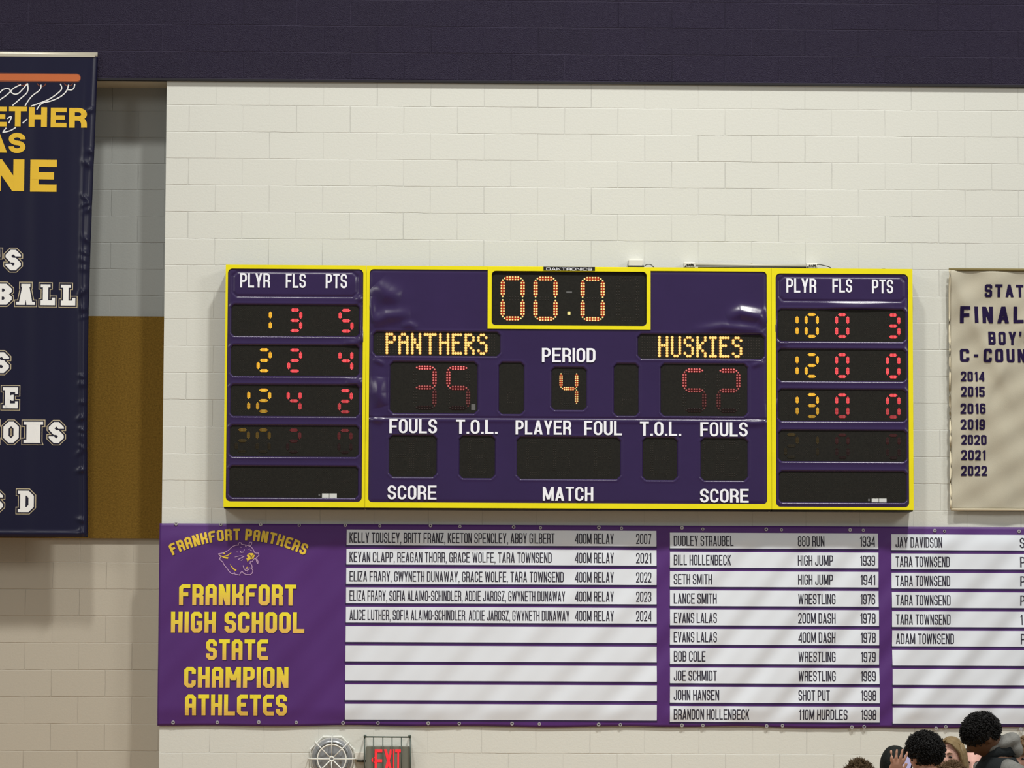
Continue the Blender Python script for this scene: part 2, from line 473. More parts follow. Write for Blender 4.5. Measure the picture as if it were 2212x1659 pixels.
def struct(o): o['kind'] = 'structure'; return o
DEEP = 0.31
ZT0 = at(270, 1163, DEEP)[2]; ZT1 = at(270, 684, DEEP)[2]
struct(MB().box(XE, 9.0, 0, 0.5, 0, ZH, 0).build('wall_front', PALE))
struct(MB().box(-3.2, 9.0, -0.028, 0.5, ZH, 9.6, 0).build('wall_upper', DARK))
struct(MB().box(-3.2, 9.0, -0.031, 0.02, ZH - 0.004, ZH + 0.012).build('trim_1', mat('black_edge_strip', (20, 17, 24), .6)))  # thin black strip along the foot of the upper wall
struct(MB().box(-3.2, XE, 0.02, DEEP, ZH - 0.006, ZH).build('ceiling', mat('pale_soffit', (196, 190, 172), .6)))
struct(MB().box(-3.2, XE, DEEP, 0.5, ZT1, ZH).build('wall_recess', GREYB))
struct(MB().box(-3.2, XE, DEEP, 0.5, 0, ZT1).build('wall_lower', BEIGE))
struct(MB().box(-3.2, 9.0, -27.0, 0.5, -0.2, 0).build('floor', FLOORM))
o = MB().box(-2.6, XE - 0.004, DEEP - 0.03, DEEP, ZT0, ZT1).build('wall_panel', TANB, centre=True)
tag(o, 'tan brown fibre board panel in the recess behind the navy hanging banner', 'wall panel')

# ------------------------------------------------------------------ scoreboard
YF = -0.205                                   # face of the cabinets
YW = YF + 0.010                               # black display windows
AMB = ((255, 214, 70), (226, 138, 8)); RED = ((255, 108, 112), (222, 18, 36))
CLK = ((255, 236, 150), (168, 40, 2)); SCO = ((255, 128, 124), (92, 2, 8))
def lv(c, k): return tuple(max(0, v * k) for v in c)
def dome(mb, x, y, z, r, mi, h=0.35, n=8):
    v = [(x + r * math.cos(2 * math.pi * k / n), y, z + r * math.sin(2 * math.pi * k / n)) for k in range(n)] + [(x, y - r * h, z)]
    mb.add(v, [(k, n, (k + 1) % n) for k in range(n)], mi)

SEG = {'0': 'abcdef', '1': 'bc', '2': 'abged', '3': 'abgcd', '4': 'fgbc', '5': 'afgcd', '6': 'afgecd', '7': 'abc', '8': 'abcdefg', '9': 'abcdfg', ' ': ''}
def digit(ch, box, Y, colour, parent, big, level=None, show_off=True, rightcol=False):
    """one seven segment character; level = brightness by segment letter"""
    X0, X1, Z0, Z1 = box
    w, h = X1 - X0, Z1 - Z0
    th = (0.19 if big else 0.235) * w
    if not big: th = 0.23 * w
    xl, xr = X0 + th / 2, X1 - th / 2
    zb, zt = Z0 + th / 2, Z1 - th / 2; zm = (zb + zt) / 2
    cx = (xl + xr) / 2
    segs = {'a': (cx, zt, 0), 'g': (cx, zm, 0), 'd': (cx, zb, 0), 'f': (xl, (zm + zt) / 2, 1), 'b': (xr, (zm + zt) / 2, 1), 'e': (xl, (zm + zb) / 2, 1), 'c': (xr, (zm + zb) / 2, 1)}
    mb = MB(); mats = [LEDOFF]; idx = {}
    for s, (sx, sz, vert) in segs.items():
        on = s in SEG.get(ch, '')
        if not on and not show_off: continue
        if rightcol and s not in 'bc': continue
        k = (level or {}).get(s, 1.0) if on else 0
        if on and k not in idx:
            q = round(k, 2)
            lc = led(f'led_{"".join("%02x" % c for c in colour[0])}_{int(q*100)}', lv(colour[0], q), 1.05)
            lb = led(f'led_glow_plate_{"".join("%02x" % c for c in colour[1])}_{int(q*100)}', lv(colour[1], q), 1.0)  # LED light on the plastic between the dots, put in as emission
            idx[k] = (len(mats), len(mats) + 1); mats += [lc, lb]
        md, mbse = idx[k] if on else (0, None)
        ln = (zt - zm) if vert else (xr - xl)
        half = ln / 2 - (th * 0.30 if big else th * 0.42)
        def put(u, v): return (sx + v, sz + u) if vert else (sx + u, sz + v)
        if on:
            hw = th * 0.46
            pts = [(-half, 0), (-half + hw * 1.15, -hw), (half - hw * 1.15, -hw), (half, 0), (half - hw * 1.15, hw), (-half + hw * 1.15, hw)]
            q = [put(*p) for p in pts]
            if vert: q = q[::-1]
            mb.add([(x, Y - 0.0015, z) for x, z in q], [tuple(range(6))], mbse)
        if big:
            pitch = 2 * half / 6.3; r = pitch * 0.32; pv = th * 0.27
            us = [(-3.0 * pitch, 0), (3.0 * pitch, 0)] + [(i * pitch, sgn * pv) for i in (-2, -1, 0, 1, 2) for sgn in (-1, 1)]
        else:
            pitch = 2 * half / 7.0; r = pitch * 0.40; pv = th * 0.30
            us = [(i * pitch, j * pv) for i in (-2, -1, 0, 1, 2) for j in (-1, 0, 1)] + [(-3 * pitch, 0), (3 * pitch, 0)]
            if not on: us = us[::2]
        if not on: r *= 0.55
        for u, v in us:
            x, z = put(u, v)
            dome(mb, x, Y - 0.002, z, r, md)
    o = mb.build('digit', mats, parent)
    return o

def face_mesh(name, X0, X1, Z0, Z1, fn, parent, step=0.006):
    nx = int(round((X1 - X0) / step)); nz = int(round((Z1 - Z0) / step))
    xs = np.linspace(X0, X1, nx + 1); zs = np.linspace(Z0, Z1, nz + 1)
    gx, gz = np.meshgrid(xs, zs)
    gy = YF + fn(gx, gz)
    v = np.stack([gx, gy, gz], -1).reshape(-1, 3)
    i = np.arange((nz) * (nx + 1)).reshape(nz, nx + 1)[:, :nx].reshape(-1)
    f = np.stack([i, i + 1, i + nx + 2, i + nx + 1], 1)
    me = bpy.data.meshes.new(name)
    me.vertices.add(len(v)); me.vertices.foreach_set('co', v.reshape(-1))
    me.loops.add(f.size); me.loops.foreach_set('vertex_index', f.reshape(-1))
    me.polygons.add(len(f)); me.polygons.foreach_set('loop_start', np.arange(0, f.size, 4)); me.polygons.foreach_set('loop_total', np.full(len(f), 4))
    me.polygons.foreach_set('use_smooth', np.ones(len(f), bool))
    me.update(calc_edges=True); me.validate()
    me.materials.append(PURPLE_FACE)
    return link(bpy.data.objects.new(name, me), parent)

def sstep(a, b, x):
    t = np.clip((x - a) / (b - a), 0, 1); return t * t * (3 - 2 * t)

def win_sd(x, z, w, ch):
    X0, X1, Z0, Z1 = w
    d = np.minimum(np.minimum(x - X0, X1 - x), np.minimum(z - Z0, Z1 - z))
    for sx, sz in ((0, 0), (1, 0), (0, 1), (1, 1)):
        u = (x - X0) if sx == 0 else (X1 - x); t = (z - Z0) if sz == 0 else (Z1 - z)
        d = np.minimum(d, (u + t - ch) * 0.7071)
    return d

def chamfer_rect(w, ch, g=0.0):
    X0, X1, Z0, Z1 = w
    X0 -= g; X1 += g; Z0 -= g; Z1 += g; c = ch + g * .6
    return [(X0 + c, Z0), (X1 - c, Z0), (X1, Z0 + c), (X1, Z1 - c), (X1 - c, Z1), (X0 + c, Z1), (X0, Z1 - c), (X0, Z0 + c)]

def ridge(x, z, pts, width, amp):
    """a soft crease in the plastic along a line of world points"""
    best = np.full(x.shape, 1e9); tt = np.zeros(x.shape)
    n = len(pts) - 1
    for i in range(n):
        ax, az = pts[i]; bx, bz = pts[i + 1]
        dx, dz = bx - ax, bz - az
        t = np.clip(((x - ax) * dx + (z - az) * dz) / (dx * dx + dz * dz), 0, 1)
        d = np.hypot(x - ax - t * dx, z - az - t * dz)
        m = d < best
        best = np.where(m, d, best); tt = np.where(m, (i + t) / n, tt)
    return -amp * np.exp(-(best / width) ** 2) * np.sin(np.pi * np.clip(tt, 0.02, 0.98)) ** 0.7

def px_line(pts): return [tuple(at(a, b, YF)[[0, 2]]) for a, b in pts]

def make_face(parent, X0, X1, Z0, Z1, wins, panels, ridges, grooves=()):
    def fn(x, z):
        y = np.zeros(x.shape)
        for w, ch in wins:
            d = win_sd(x, z, w, ch)
            y = y - 0.0022 * np.exp(-((d + 0.016) / 0.009) ** 2)           # raised lip
            y = np.maximum(y, 0.016 * sstep(-0.011, 0.001, d) + y * (d < 0))
        for w in panels:
            d = win_sd(x, z, w, 0.03)
            y = y + 0.006 * np.exp(-(d / 0.009) ** 2)
        for zz in grooves:
            y = y + 0.005 * np.exp(-((z - zz) / 0.006) ** 2) - 0.004 * np.exp(-((z - zz + 0.022) / 0.015) ** 2)
        inside = np.ones(x.shape)
        for w, ch in wins: inside *= 1 - sstep(-0.02, 0.0, win_sd(x, z, w, ch))
        for pts, wd_, amp in ridges:
            y = y + ridge(x, z, px_line(pts), wd_, amp * 0.95) * inside
        edge = np.minimum(np.minimum(x - X0, X1 - x), np.minimum(z - Z0, Z1 - z))
        y = y + 0.004 * (1 - sstep(0.0, 0.03, edge))
        return y
    return face_mesh('face_panel', X0, X1, Z0, Z1, fn, parent)

def frame_ring(name, X0, X1, Z0, Z1, ix0, ix1, iz0, iz1, r, y0, y1, m, parent):
    inn = round_rect(ix0, ix1, iz0, iz1, r, 6)
    n = len(inn)
    cor = [(X1, Z1), (X0, Z1), (X0, Z0), (X1, Z0)]
    out = [cor[i // 7] for i in range(n)]
    mb = MB()
    v = [(x, y0, z) for x, z in inn] + [(x, y0, z) for x, z in out] + [(x, y1, z) for x, z in inn] + [(x, y1, z) for x, z in out]
    f = []
    for i in range(n):
        j = (i + 1) % n
        if out[i] == out[j]: f.append((i, i + n, j))
        else:
            f.append((i, i + n, j + n, j)); f.append((i + n, i + 3 * n, j + 3 * n, j + n))
        f.append((j, j + 2 * n, i + 2 * n, i))
    mb.add(v, f)
    return mb.build(name, m, parent)

def panel_root(name, X0, X1, Z0, Z1, label, group=None):
    root = empty(name, ((X0 + X1) / 2, -0.1, Z0), label, 'scoreboard', group)
    bevel(MB().box(X0 + .003, X1 - .003, YF + .012, -0.001, Z0 - .011, Z1 - .003).build('cabinet', BLACK, root), .003)
    return root

def window(name, pxbox, ch, root, wins):
    w = rect_at(*pxbox, YF)
    wins.append((w, ch))
    return MB().prism(chamfer_rect(w, ch, 0.004), YW, YW + 0.004).build(name, BLACKWIN, root), w

ZTOP = at(1228, 576.5, YF)[2]; ZBOT = at(1228, 1098.3, YF)[2]
XA, XB, XC, XD = at(485, 850, YF)[0], at(790.0, 850, YF)[0], at(1666.2, 850, YF)[0], at(1972.3, 850, YF)[0]
STICK = mat('white_sticker', (205, 208, 205), 0.6); STICKG = mat('grey_sticker', (96, 96, 96), 0.6)

def stats_panel(side):
    if side == 'l':
        X0, X1 = XA, XB - .002
        face = rect_at(492, 579.5, 782, 1085, YF)
        root = panel_root('player_stats_panel', X0, X1, ZBOT, ZTOP, 'tall scoreboard section with player numbers 1, 2 and 12, next to the PANTHERS name', 'player stats panels')
        header = (503.4, 587, 771, 641)
        rows = [(501, 659, 774.3, 725.5), (500, 746, 773.6, 812.3), (499, 832, 773.6, 898.6), (497.5, 919.5, 773, 986.3), (496.5, 1008, 772, 1074.5)]
        cols = [(509.5, 542.5), (554.6, 587.5), (620.5, 653.3), (686, 719), (731, 764)]
        dy = [(666, 718.5), (752.5, 805.5), (839.5, 893), (925.6, 980), (1013, 1066)]
        drift = [0, -.4, -1.6, -2.4, -3.2]
        vals = [(' 1', '3', ' 5'), (' 2', '2', ' 4'), ('12', '4', ' 2'), ('20', '2', ' 0'), ('  ', ' ', '  ')]
        heads = [('PLYR', (518.8, 589.9, 583.2, 620.9)), ('FLS', (617.3, 591, 660.4, 621.6)), ('PTS', (703.5, 591.6, 749.6, 622.4))]
        stick = [(695.7, 1066, 710.6, 1075), (711.6, 1066, 727.5, 1075.3), (688, 1067, 691.5, 1072)]
        ridges = [([(735, 632), (760, 612), (772, 600)], .04, .004), ([(772, 640), (781, 652)], .03, .010),
                  ([(740, 738), (765, 741), (781, 734), (783, 715)], .03, .014), ([(745, 822), (768, 826), (781, 822)], .03, .012), ([(783, 690), (781, 745)], .02, .010), ([(780, 815), (781, 838)], .02, .010)]
    else:
        X0, X1 = XC + .002, XD
        face = rect_at(1674.6, 590, 1964.4, 1096.7, YF)
        root = panel_root('player_stats_panel', X0, X1, ZBOT, ZTOP, 'tall scoreboard section with player numbers 10, 12 and 13, next to the HUSKIES name', 'player stats panels')
        header = (1683.7, 597.6, 1955, 651)
        rows = [(1682, 669, 1955, 737.2), (1682.4, 755, 1956, 822.9), (1682.8, 842, 1956.5, 909.6), (1683.5, 930.3, 1957.3, 996.5), (1684.2, 1019, 1957.6, 1085)]
        cols = [(1692.6, 1725.6), (1737.6, 1769.2), (1803.4, 1835), (1868, 1901), (1913, 1945.5)]
        dy = [(676.3, 731), (762.8, 817.3), (849.6, 904), (936, 992), (1023, 1078)]
        drift = [0, 0, .2, .4, .6]
        vals = [('10', '0', ' 3'), ('12', '0', ' 0'), ('13', '0', ' 0'), ('21', '0', ' 0'), ('  ', ' ', '  ')]
        heads = [('PLYR', (1698.6, 601.5, 1763, 631.8)), ('FLS', (1798, 602.4, 1840.6, 631.6)), ('PTS', (1883.6, 603.8, 1929, 633.6))]
        stick = [(1883, 1076.8, 1898, 1085), (1899, 1076.8, 1915, 1085.2), (1875, 1077.5, 1879, 1082.5)]
        ridges = [([(1676, 740), (1690, 740), (1702, 737)], .03, .014), ([(1676, 690), (1677.5, 730)], .02, .012), ([(1780, 662), (1850, 664), (1935, 658)], .035, .012), ([(1675, 860), (1678, 890)], .02, .010)]
    wins = []
    off = 3.0 if side == 'l' else 5.0
    for ri, rb in enumerate(rows):
        wo, w = window('display_window', rb, .018, root, wins)
        chars = list(vals[ri][0]) + [vals[ri][1]] + list(vals[ri][2])
        for ci, ch in enumerate(chars):
            c0, c1 = cols[ci]; d = drift[ri]
            yo = (c0 - cols[0][0]) * 0.0075 - (1.0 if ci < 2 else 1.0)
            bx = rect_at(c0 + d, dy[ri][0] + yo, c1 + d, dy[ri][1] + yo, YW)
            level = None
            if ri == 2: level = {'a': 1, 'b': .95, 'f': .95, 'g': .85, 'c': .8, 'e': .75, 'd': .68}
            if ri == 3:
                k = 1.0 if side == 'l' else .55
                level = {'a': .42 * k, 'b': .34 * k, 'f': .34 * k, 'g': .22 * k, 'c': .12, 'e': .12, 'd': .10}
            digit(ch, bx, YW, AMB if ci < 2 else RED, wo, False, level, True)
        if ri == 4:
            for k, sb in enumerate(stick):
                x0, x1, z0, z1 = rect_at(*sb, YW)
                MB().box(x0, x1, YW - .002, YW + .001, z0, z1).build('sticker', STICK if k < 2 else STICKG, wo)
    for t, b in heads: lettering(t, 'cond', b, YF, WHITE_VINYL, root, dy=-.004)
    make_face(root, *face, wins, [rect_at(*header, YF)], ridges)
    frame_ring('yellow_frame', X0, X1, ZBOT, ZTOP, face[0] + .002, face[1] - .002, face[2] + .002, face[3] - .002, .034, YF - .006, YF + .035, YELLOW, root)
    return root
stats_panel('l'); stats_panel('r')

MATRIX = {
 'P': '1110 1001 1001 1110 1000 1000 1000 1000', 'A': '0110 1001 1001 1111 1001 1001 1001 1001', 'N': '1001 1001 1101 1101 1011 1011 1001 1001',
 'T': '11111 00100 00100 00100 00100 00100 00100 00100', 'H': '1001 1001 1001 1111 1001 1001 1001 1001', 'E': '1111 1000 1000 1110 1000 1000 1000 1111',
 'R': '1110 1001 1001 1110 1100 1010 1001 1001', 'S': '0110 1001 1000 0110 0001 0001 1001 0110', 'U': '1001 1001 1001 1001 1001 1001 1001 0110',
 'K': '1001 1001 1010 1100 1100 1010 1001 1001', 'I': '111 010 010 010 010 010 010 111'}
def main_panel():
    X0, X1 = XB, XC
    root = panel_root('scoreboard', X0, X1, ZBOT, ZTOP, 'wide middle section of the scoreboard with game clock, team names and scores 35 and 52')
    face = rect_at(798.2, 581, 1657.6, 1089.5, YF)
    wins = []
    # clock
    ck, w = window('clock_window', (1062.5, 584.8, 1396.8, 704.6), .03, root, wins)
    lc = {}
    for ch, (a, b, c, d) in (('0', (1081, 596, 1133.8, 693)), ('0', (1152, 596.6, 1204.8, 693.8)), ('0', (1253.6, 597.4, 1306.8, 694.5)), (' ', (1330, 598, 1382, 695))):
        digit(ch, rect_at(a, b, c, d, YW), YW, CLK, ck, True)
    mb = MB(); y = YW - .002
    x0, x1, z0, z1 = rect_at(1225.6, 672.6, 1232.3, 680.2, YW)
    for i in (0, 1):
        for j in (0, 1): dome(mb, x0 + (i + .5) * (x1 - x0) / 2, y, z0 + (j + .5) * (z1 - z0) / 2, (x1 - x0) * .27, 0)
    mb.build('decimal_point', led('led_point', CLK[0], 1.0), ck)
    x0, x1, z0, z1 = rect_at(1223.4, 629.6, 1235.6, 633.4, YW)
    MB().box(x0, x1, YW - .003, YW, z0, z1).build('colon_mark', STICKG, ck)
    # team names
    for nm, wb, x0, pit, yr in (('PANTHERS', (807.5, 717.7, 1078.8, 768.4), 835.7, 5.50, (722.0, 762.0)), ('HUSKIES', (1379, 723, 1650, 774.8), 1424.4, 5.50, (728.7, 768.6))):
        wo, w = window('team_name_window', wb, .022, root, wins)
        col = 0
        glow = led('amber_led_glow', (158, 84, 8), 1.0); dot = led('amber_led_dot', (255, 226, 128), 1.08)
        for ch in nm:
            rows = MATRIX[ch].split()
            mb = MB()
            for r, bits in enumerate(rows):
                for c, bit in enumerate(bits):
                    if bit != '1': continue
                    px = x0 + (col + c) * pit; py = yr[0] + (yr[1] - yr[0]) * r / 7 + (px - x0) * .0075
                    p = at(px, py, YW)
                    dome(mb, p[0], YW - .0015, p[2], .0135, 0, h=.05)
                    dome(mb, p[0], YW - .003, p[2], .0102, 1, h=.4)
            mb.build('led_letter', [glow, dot], wo)
            col += len(rows[0]) + 1
        # dark diodes of the matrix
        mb = MB()
        n = 46
        for i in range(n):
            for j in range(8):
                px = wb[0] + 8 + i * pit * 1.02; py = yr[0] + (yr[1] - yr[0]) * j / 7 + (px - x0) * .0075
                if px > wb[2] - 8: continue
                p = at(px, py, YW); dome(mb, p[0], YW - .0005, p[2], .004, 0, h=.2, n=6)
        mb.build('unlit_diodes', [LEDOFF], wo)
    # scores
    LV1 = {'a': 1.0, 'b': .82, 'f': .85, 'g': .72, 'c': .42, 'e': .42, 'd': .15}
    for txt, wb, boxes in (('35', (844, 782.6, 1030, 892.6), ((891.5, 789, 943.3, 885.5), (963.6, 789.6, 1016, 886.2))), ('52', (1428.4, 787, 1613.6, 898.2), ((1473.6, 795, 1526.2, 891.4), (1547, 795.6, 1600, 892)))):
        wo, w = window('score_window', wb, .024, root, wins)
        for ch, b in zip(txt, boxes):
            L = dict(LV1)
            if txt == '52': L = {k: v * .92 for k, v in L.items()}
            digit(ch, rect_at(*b, YW), YW, SCO, wo, True, L)
        if txt == '35':
            x0, x1, z0, z1 = rect_at(1018, 873, 1027, 886, YW); MB().box(x0, x1, YW - .002, YW, z0, z1).build('sticker', STICKG, wo)
    for wb in ((1079, 784.3, 1130.3, 893.4), (1327.4, 787, 1378, 897.2)):
        wo, w = window('bonus_window', wb, .022, root, wins)
        mb = MB(); cx = (wb[0] + wb[2]) / 2
        for k in range(5):
            for (u, v) in ((-8, k * 5), (8, k * 5), (-8 + 4 * k, 0), (-8 + 4 * k, 12), (-8 + 4 * k, 22)):
                p = at(cx + u, wb[1] + 64 + v, YW); dome(mb, p[0], YW - .001, p[2], .0032, 0, n=6)
        mb.build('bonus_marker', [LEDOFF], wo)
    wo, w = window('period_window', (1192.4, 795, 1265.6, 884.6), .022, root, wins)
    digit('4', rect_at(1208, 800.5, 1249.4, 878.5, YW), YW, CLK, wo, True, {'c': .85})
    # lower row
    for wb, ds in (((842, 941.7, 941.8, 1029), ((845, 887), (887.5, 930))), ((993.6, 942.7, 1067.8, 1032), ((1010, 1053),)),
                   ((1118, 945.4, 1338.5, 1034), ((1135.5, 1175), (1194, 1232), (1283, 1321))), ((1389.5, 946.8, 1462, 1036), ((1404, 1447),)), ((1514.9, 947.8, 1614, 1037), ((1517, 1553), (1556, 1598)))):
        wo, w = window('foul_window', wb, .024, root, wins)
        for a, b in ds: digit(' ', rect_at(a, wb[1] + 5, b, wb[3] - 7, YW), YW, SCO, wo, True)
    for t, b in (('PERIOD', (1170.6, 751.6, 1286.2, 782.4)), ('FOULS', (841, 905, 944, 935.8)), ('T.O.L.', (985, 906.8, 1074.8, 937)), ('PLAYER', (1113.7, 908, 1233.8, 938.6)),
                 ('FOUL', (1261.7, 909.4, 1343.5, 940)), ('T.O.L.', (1382.2, 911, 1471.4, 941)), ('FOULS', (1512.6, 912, 1615, 942.6)), ('SCORE', (837.2, 1048.4, 942.8, 1078.6)),
                 ('MATCH', (1172.4, 1051.6, 1281.4, 1081.6)), ('SCORE', (1512, 1056, 1617, 1085.4))):
        lettering(t, 'cond', b, YF, WHITE_VINYL, root, dy=-.0075)
    ridges = [([(812, 612), (835, 636), (868, 645)], .07, .030), ([(803, 700), (835, 683), (890, 678)], .05, .026), ([(865, 705), (885, 702), (903, 709)], .03, .014),
              ([(800, 640), (806, 700)], .03, .014), ([(805, 775), (832, 788)], .02, .010), ([(822, 812), (818, 850), (826, 880)], .05, .026), ([(802, 905), (830, 910)], .03, .010),
              ([(1568, 688), (1600, 676), (1640, 684), (1657, 706)], .05, .032), ([(1490, 715), (1560, 706), (1630, 712), (1652, 722)], .035, .018),
              ([(1622, 792), (1650, 782)], .02, .010), ([(1600, 916), (1655, 915)], .025, .008), ([(1652, 870), (1656, 950)], .02, .006)]
    make_face(root, *face, wins, [], ridges, grooves=(at(1228, 903.5, YF)[2],))
    frame_ring('yellow_frame', X0, X1, ZBOT, ZTOP, face[0] + .002, face[1] - .002, face[2] + .002, face[3] - .002, .030, YF - .006, YF + .035, YELLOW, root)
    o = rect_at(1053.7, 577, 1405.2, 712.3, YF); i = rect_at(1062.4, 585.2, 1396.8, 704.6, YF)
    frame_ring('clock_frame', o[0], o[1], o[2], ZTOP - .004, i[0], i[1], i[2], i[3], .03, YF - .009, YF + .01, YELLOW, root)
    x0, x1, z0, z1 = rect_at(1174, 577.0, 1285, 585.2, YF)
    tg = MB().box(x0, x1, YF - .012, YF - .004, z0, ZTOP - .001).build('maker_plate', BLACK, root)
    lettering('DAKTRONICS', 'wide', (1180, 577.9, 1278.8, 584.0), YF - .012, WHITE_VINYL, tg, dy=-.001)
    return root
main_panel()

# ------------------------------------------------------------------ banners
def sub_polys(polys, step):
    out = []
    for p in polys:
        if len(p) != 4: out.append(p); continue
        e = [math.dist(p[i], p[(i + 1) % 4]) for i in range(4)]
        if max(e[0], e[2]) < max(e[1], e[3]): p = p[1:] + p[:1]; e = e[1:] + e[:1]
        n = max(1, int(math.ceil(max(e[0], e[2]) / step)))
        a, b, c, d = p
        L = lambda u, v, t: (u[0] + (v[0] - u[0]) * t, u[1] + (v[1] - u[1]) * t)
        for k in range(n):
            out.append([L(a, b, k / n), L(a, b, (k + 1) / n), L(d, c, (k + 1) / n), L(d, c, k / n)])
    return out

def cloth(name, X0, X1, Z0, Z1, step, Y, disp, m, parent, edge=None, thick=0.0, both=True):
    nx = max(2, int((X1 - X0) / step)); nz = max(2, int((Z1 - Z0) / step))
    v = []; f = []
    for j in range(nz + 1):
        for i in range(nx + 1):
            x = X0 + (X1 - X0) * i / nx; z = Z0 + (Z1 - Z0) * j / nz
            y = Y + disp(x, z)
            if edge: x, z = edge(x, z)
            v.append((x, y, z))
    for j in range(nz):
        for i in range(nx):
            a = j * (nx + 1) + i
            f.append((a, a + 1, a + nx + 2, a + nx + 1))
    mb = MB(); mb.add(v, f)
    o = mb.build(name, m, parent, smooth=True)
    if thick:
        md = o.modifiers.new('thickness', 'SOLIDIFY'); md.thickness = thick; md.offset = -1
    return o

def banner_text(txt, style, box, Y, m, parent, disp, dy, g=0.0, name='lettering', step=.025, width=None):
    x0, y0, x1, y1 = box
    a = at(x0, y0, Y); b = at(x0, y1, Y); X1 = at(x1, (y0 + y1) / 2, Y)[0]
    pol = text_polys(txt, style, b[0], X1, b[2], a[2], g)
    return flat(sub_polys(pol, step), Y + dy, disp).build(name, m, parent)

# --- state champions banner under the scoreboard
YC = -0.016
CB_PURPLE = mat('banner_purple', (80, 42, 112), 0.5, 0.35, bump=(300, 0.0003), var=0.04, vscale=2)
CB_WHITE = mat('banner_white', (219, 225, 233), 0.5, 0.35)
CB_TEXT = mat('banner_black_print', (44, 42, 56), 0.55, 0.3)
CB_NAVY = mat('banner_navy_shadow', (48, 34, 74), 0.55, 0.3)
GOLD = mat('banner_gold_print', (226, 192, 62), 0.5, 0.35)
GOLDG = mat('banner_yellow_to_gold_print', (226, 192, 62), 0.5, 0.35)   # the letters are printed yellow at the top, gold at the foot
_nt = GOLDG.node_tree; _a = _nt.nodes.new('ShaderNodeAttribute'); _a.attribute_name = 'print'
_rp = _nt.nodes.new('ShaderNodeValToRGB'); _rp.color_ramp.elements[0].color = lin((226, 182, 88)); _rp.color_ramp.elements[1].color = lin((240, 226, 50))
_nt.links.new(_a.outputs['Fac'], _rp.inputs[0]); _nt.links.new(_rp.outputs[0], _nt.nodes['Principled BSDF'].inputs['Base Color'])
CREAM = mat('banner_lilac_line', (186, 152, 190), 0.55)
METAL = mat('brushed_grommet', (200, 198, 200), 0.35, 0.6, metallic=0.6)
def cb_disp(x, z):
    s = x * 0.74 - (z - 3.4) * 0.67
    w = 0.30 + 0.70 / (1 + math.exp(-(x - 4.7) * 1.5))
    lo = 0.55 + 0.45 * max(0.0, min(1.0, (4.15 - z) / 1.2))
    a = math.sin(2 * math.pi * s / 0.31 + 1.3 * math.sin(1.7 * z + x)) * 0.0105 + math.sin(2 * math.pi * s / 0.165 + 0.8 + 1.1 * math.sin(2.3 * x)) * 0.0042
    b = math.sin(2 * math.pi * x / 0.61 + .6 * math.sin(3 * z)) * 0.0060 + math.sin(2 * math.pi * (x * .9 + z * .35) / 0.37 + 1) * 0.0016
    e = max(0.0, min(1.0, min(CZ1 - z, z - CZ0) / .14)); e = e * e * (3 - 2 * e)      # laced flat to the wall along both long edges
    return (a * w * lo + b * (0.5 + 0.5 * (1 - w)) - .0165) * (.12 + .88 * e)
CX0 = at(342.5, 1350, YC)[0]; CX1 = 7.75
CZ1 = at(900, 1133.0, YC)[2]; CZ0 = at(900, 1568.3, YC)[2]
def cb_edge(x, z):
    t = (z - CZ0) / (CZ1 - CZ0)
    if t < .03: z += .0035 * math.sin(x * 6.3) + .003 * math.sin(x * 2.7 + 1)
    return x, z
croot = empty('champions_banner', ((CX0 + CX1) / 2, -0.02, CZ0), 'long purple vinyl banner listing state champion athletes under the scoreboard', 'banner')
cloth('banner_sheet', CX0, CX1, CZ0, CZ1, .02, YC, cb_disp, CB_PURPLE, croot, cb_edge, .002)
colx = [(748.9, 1417.8, 745.3, 1418.5), (1446.9, 1896.2, 1446.9, 1899.8), (1924.8, 2290, 1928.2, 2290)]
C1 = [('KELLY TOUSLEY, BRITT FRANZ, KEETON SPENCLEY, ABBY GILBERT', 1198, '2007'), ('KEYAN CLAPP, REAGAN THORR, GRACE WOLFE, TARA TOWNSEND', 1191.5, '2021'),
      ('ELIZA FRARY, GWYNETH DUNAWAY, GRACE WOLFE, TARA TOWNSEND', 1217.5, '2022'), ('ELIZA FRARY, SOFIA ALAIMO-SCHINDLER, ADDIE JAROSZ, GWYNETH DUNAWAY', 1220.5, '2023'),
      ('ALICE LUTHER, SOFIA ALAIMO-SCHINDLER, ADDIE JAROSZ, GWYNETH DUNAWAY', 1230, '2024')]
C2 = [('DUDLEY STRAUBEL', 1584, '880 RUN', 1780, '1934'), ('BILL HOLLENBECK', 1578.6, 'HIGH JUMP', 1798.8, '1939'), ('SETH SMITH', 1537.4, 'HIGH JUMP', 1798.8, '1941'),
      ('LANCE SMITH', 1547.8, 'WRESTLING', 1803.8, '1976'), ('EVANS LALAS', 1548, '200M DASH', 1803.8, '1978'), ('EVANS LALAS', 1548, '400M DASH', 1803.8, '1978'),
      ('BOB COLE', 1523.5, 'WRESTLING', 1804.2, '1979'), ('JOE SCHMIDT', 1548.2, 'WRESTLING', 1804.2, '1989'), ('JOHN HANSEN', 1553, 'SHOT PUT', 1791.6, '1998'), ('BRANDON HOLLENBECK', 1618, '110M HURDLES', 1830, '1998')]
C3 = [('JAY DAVIDSON', 2034, 'S'), ('TARA TOWNSEND', 2051, 'P'), ('TARA TOWNSEND', 2051.5, 'P'), ('TARA TOWNSEND', 2052, 'P'), ('TARA TOWNSEND', 2052.5, '1'), ('ADAM TOWNSEND', 2060, 'P')]
pitch = 0.1452
def strip_rows(ci, ytop0, ybot9, xref):
    zt = at(xref, ytop0, YC)[2]; zb = at(xref, ybot9, YC)[2]
    h = at(xref, 1143.7, YC)[2] - at(xref, 1177.5, YC)[2]
    p = (zt - zb - h) / 9
    return [(zt - i * p - h, zt - i * p) for i in range(10)]
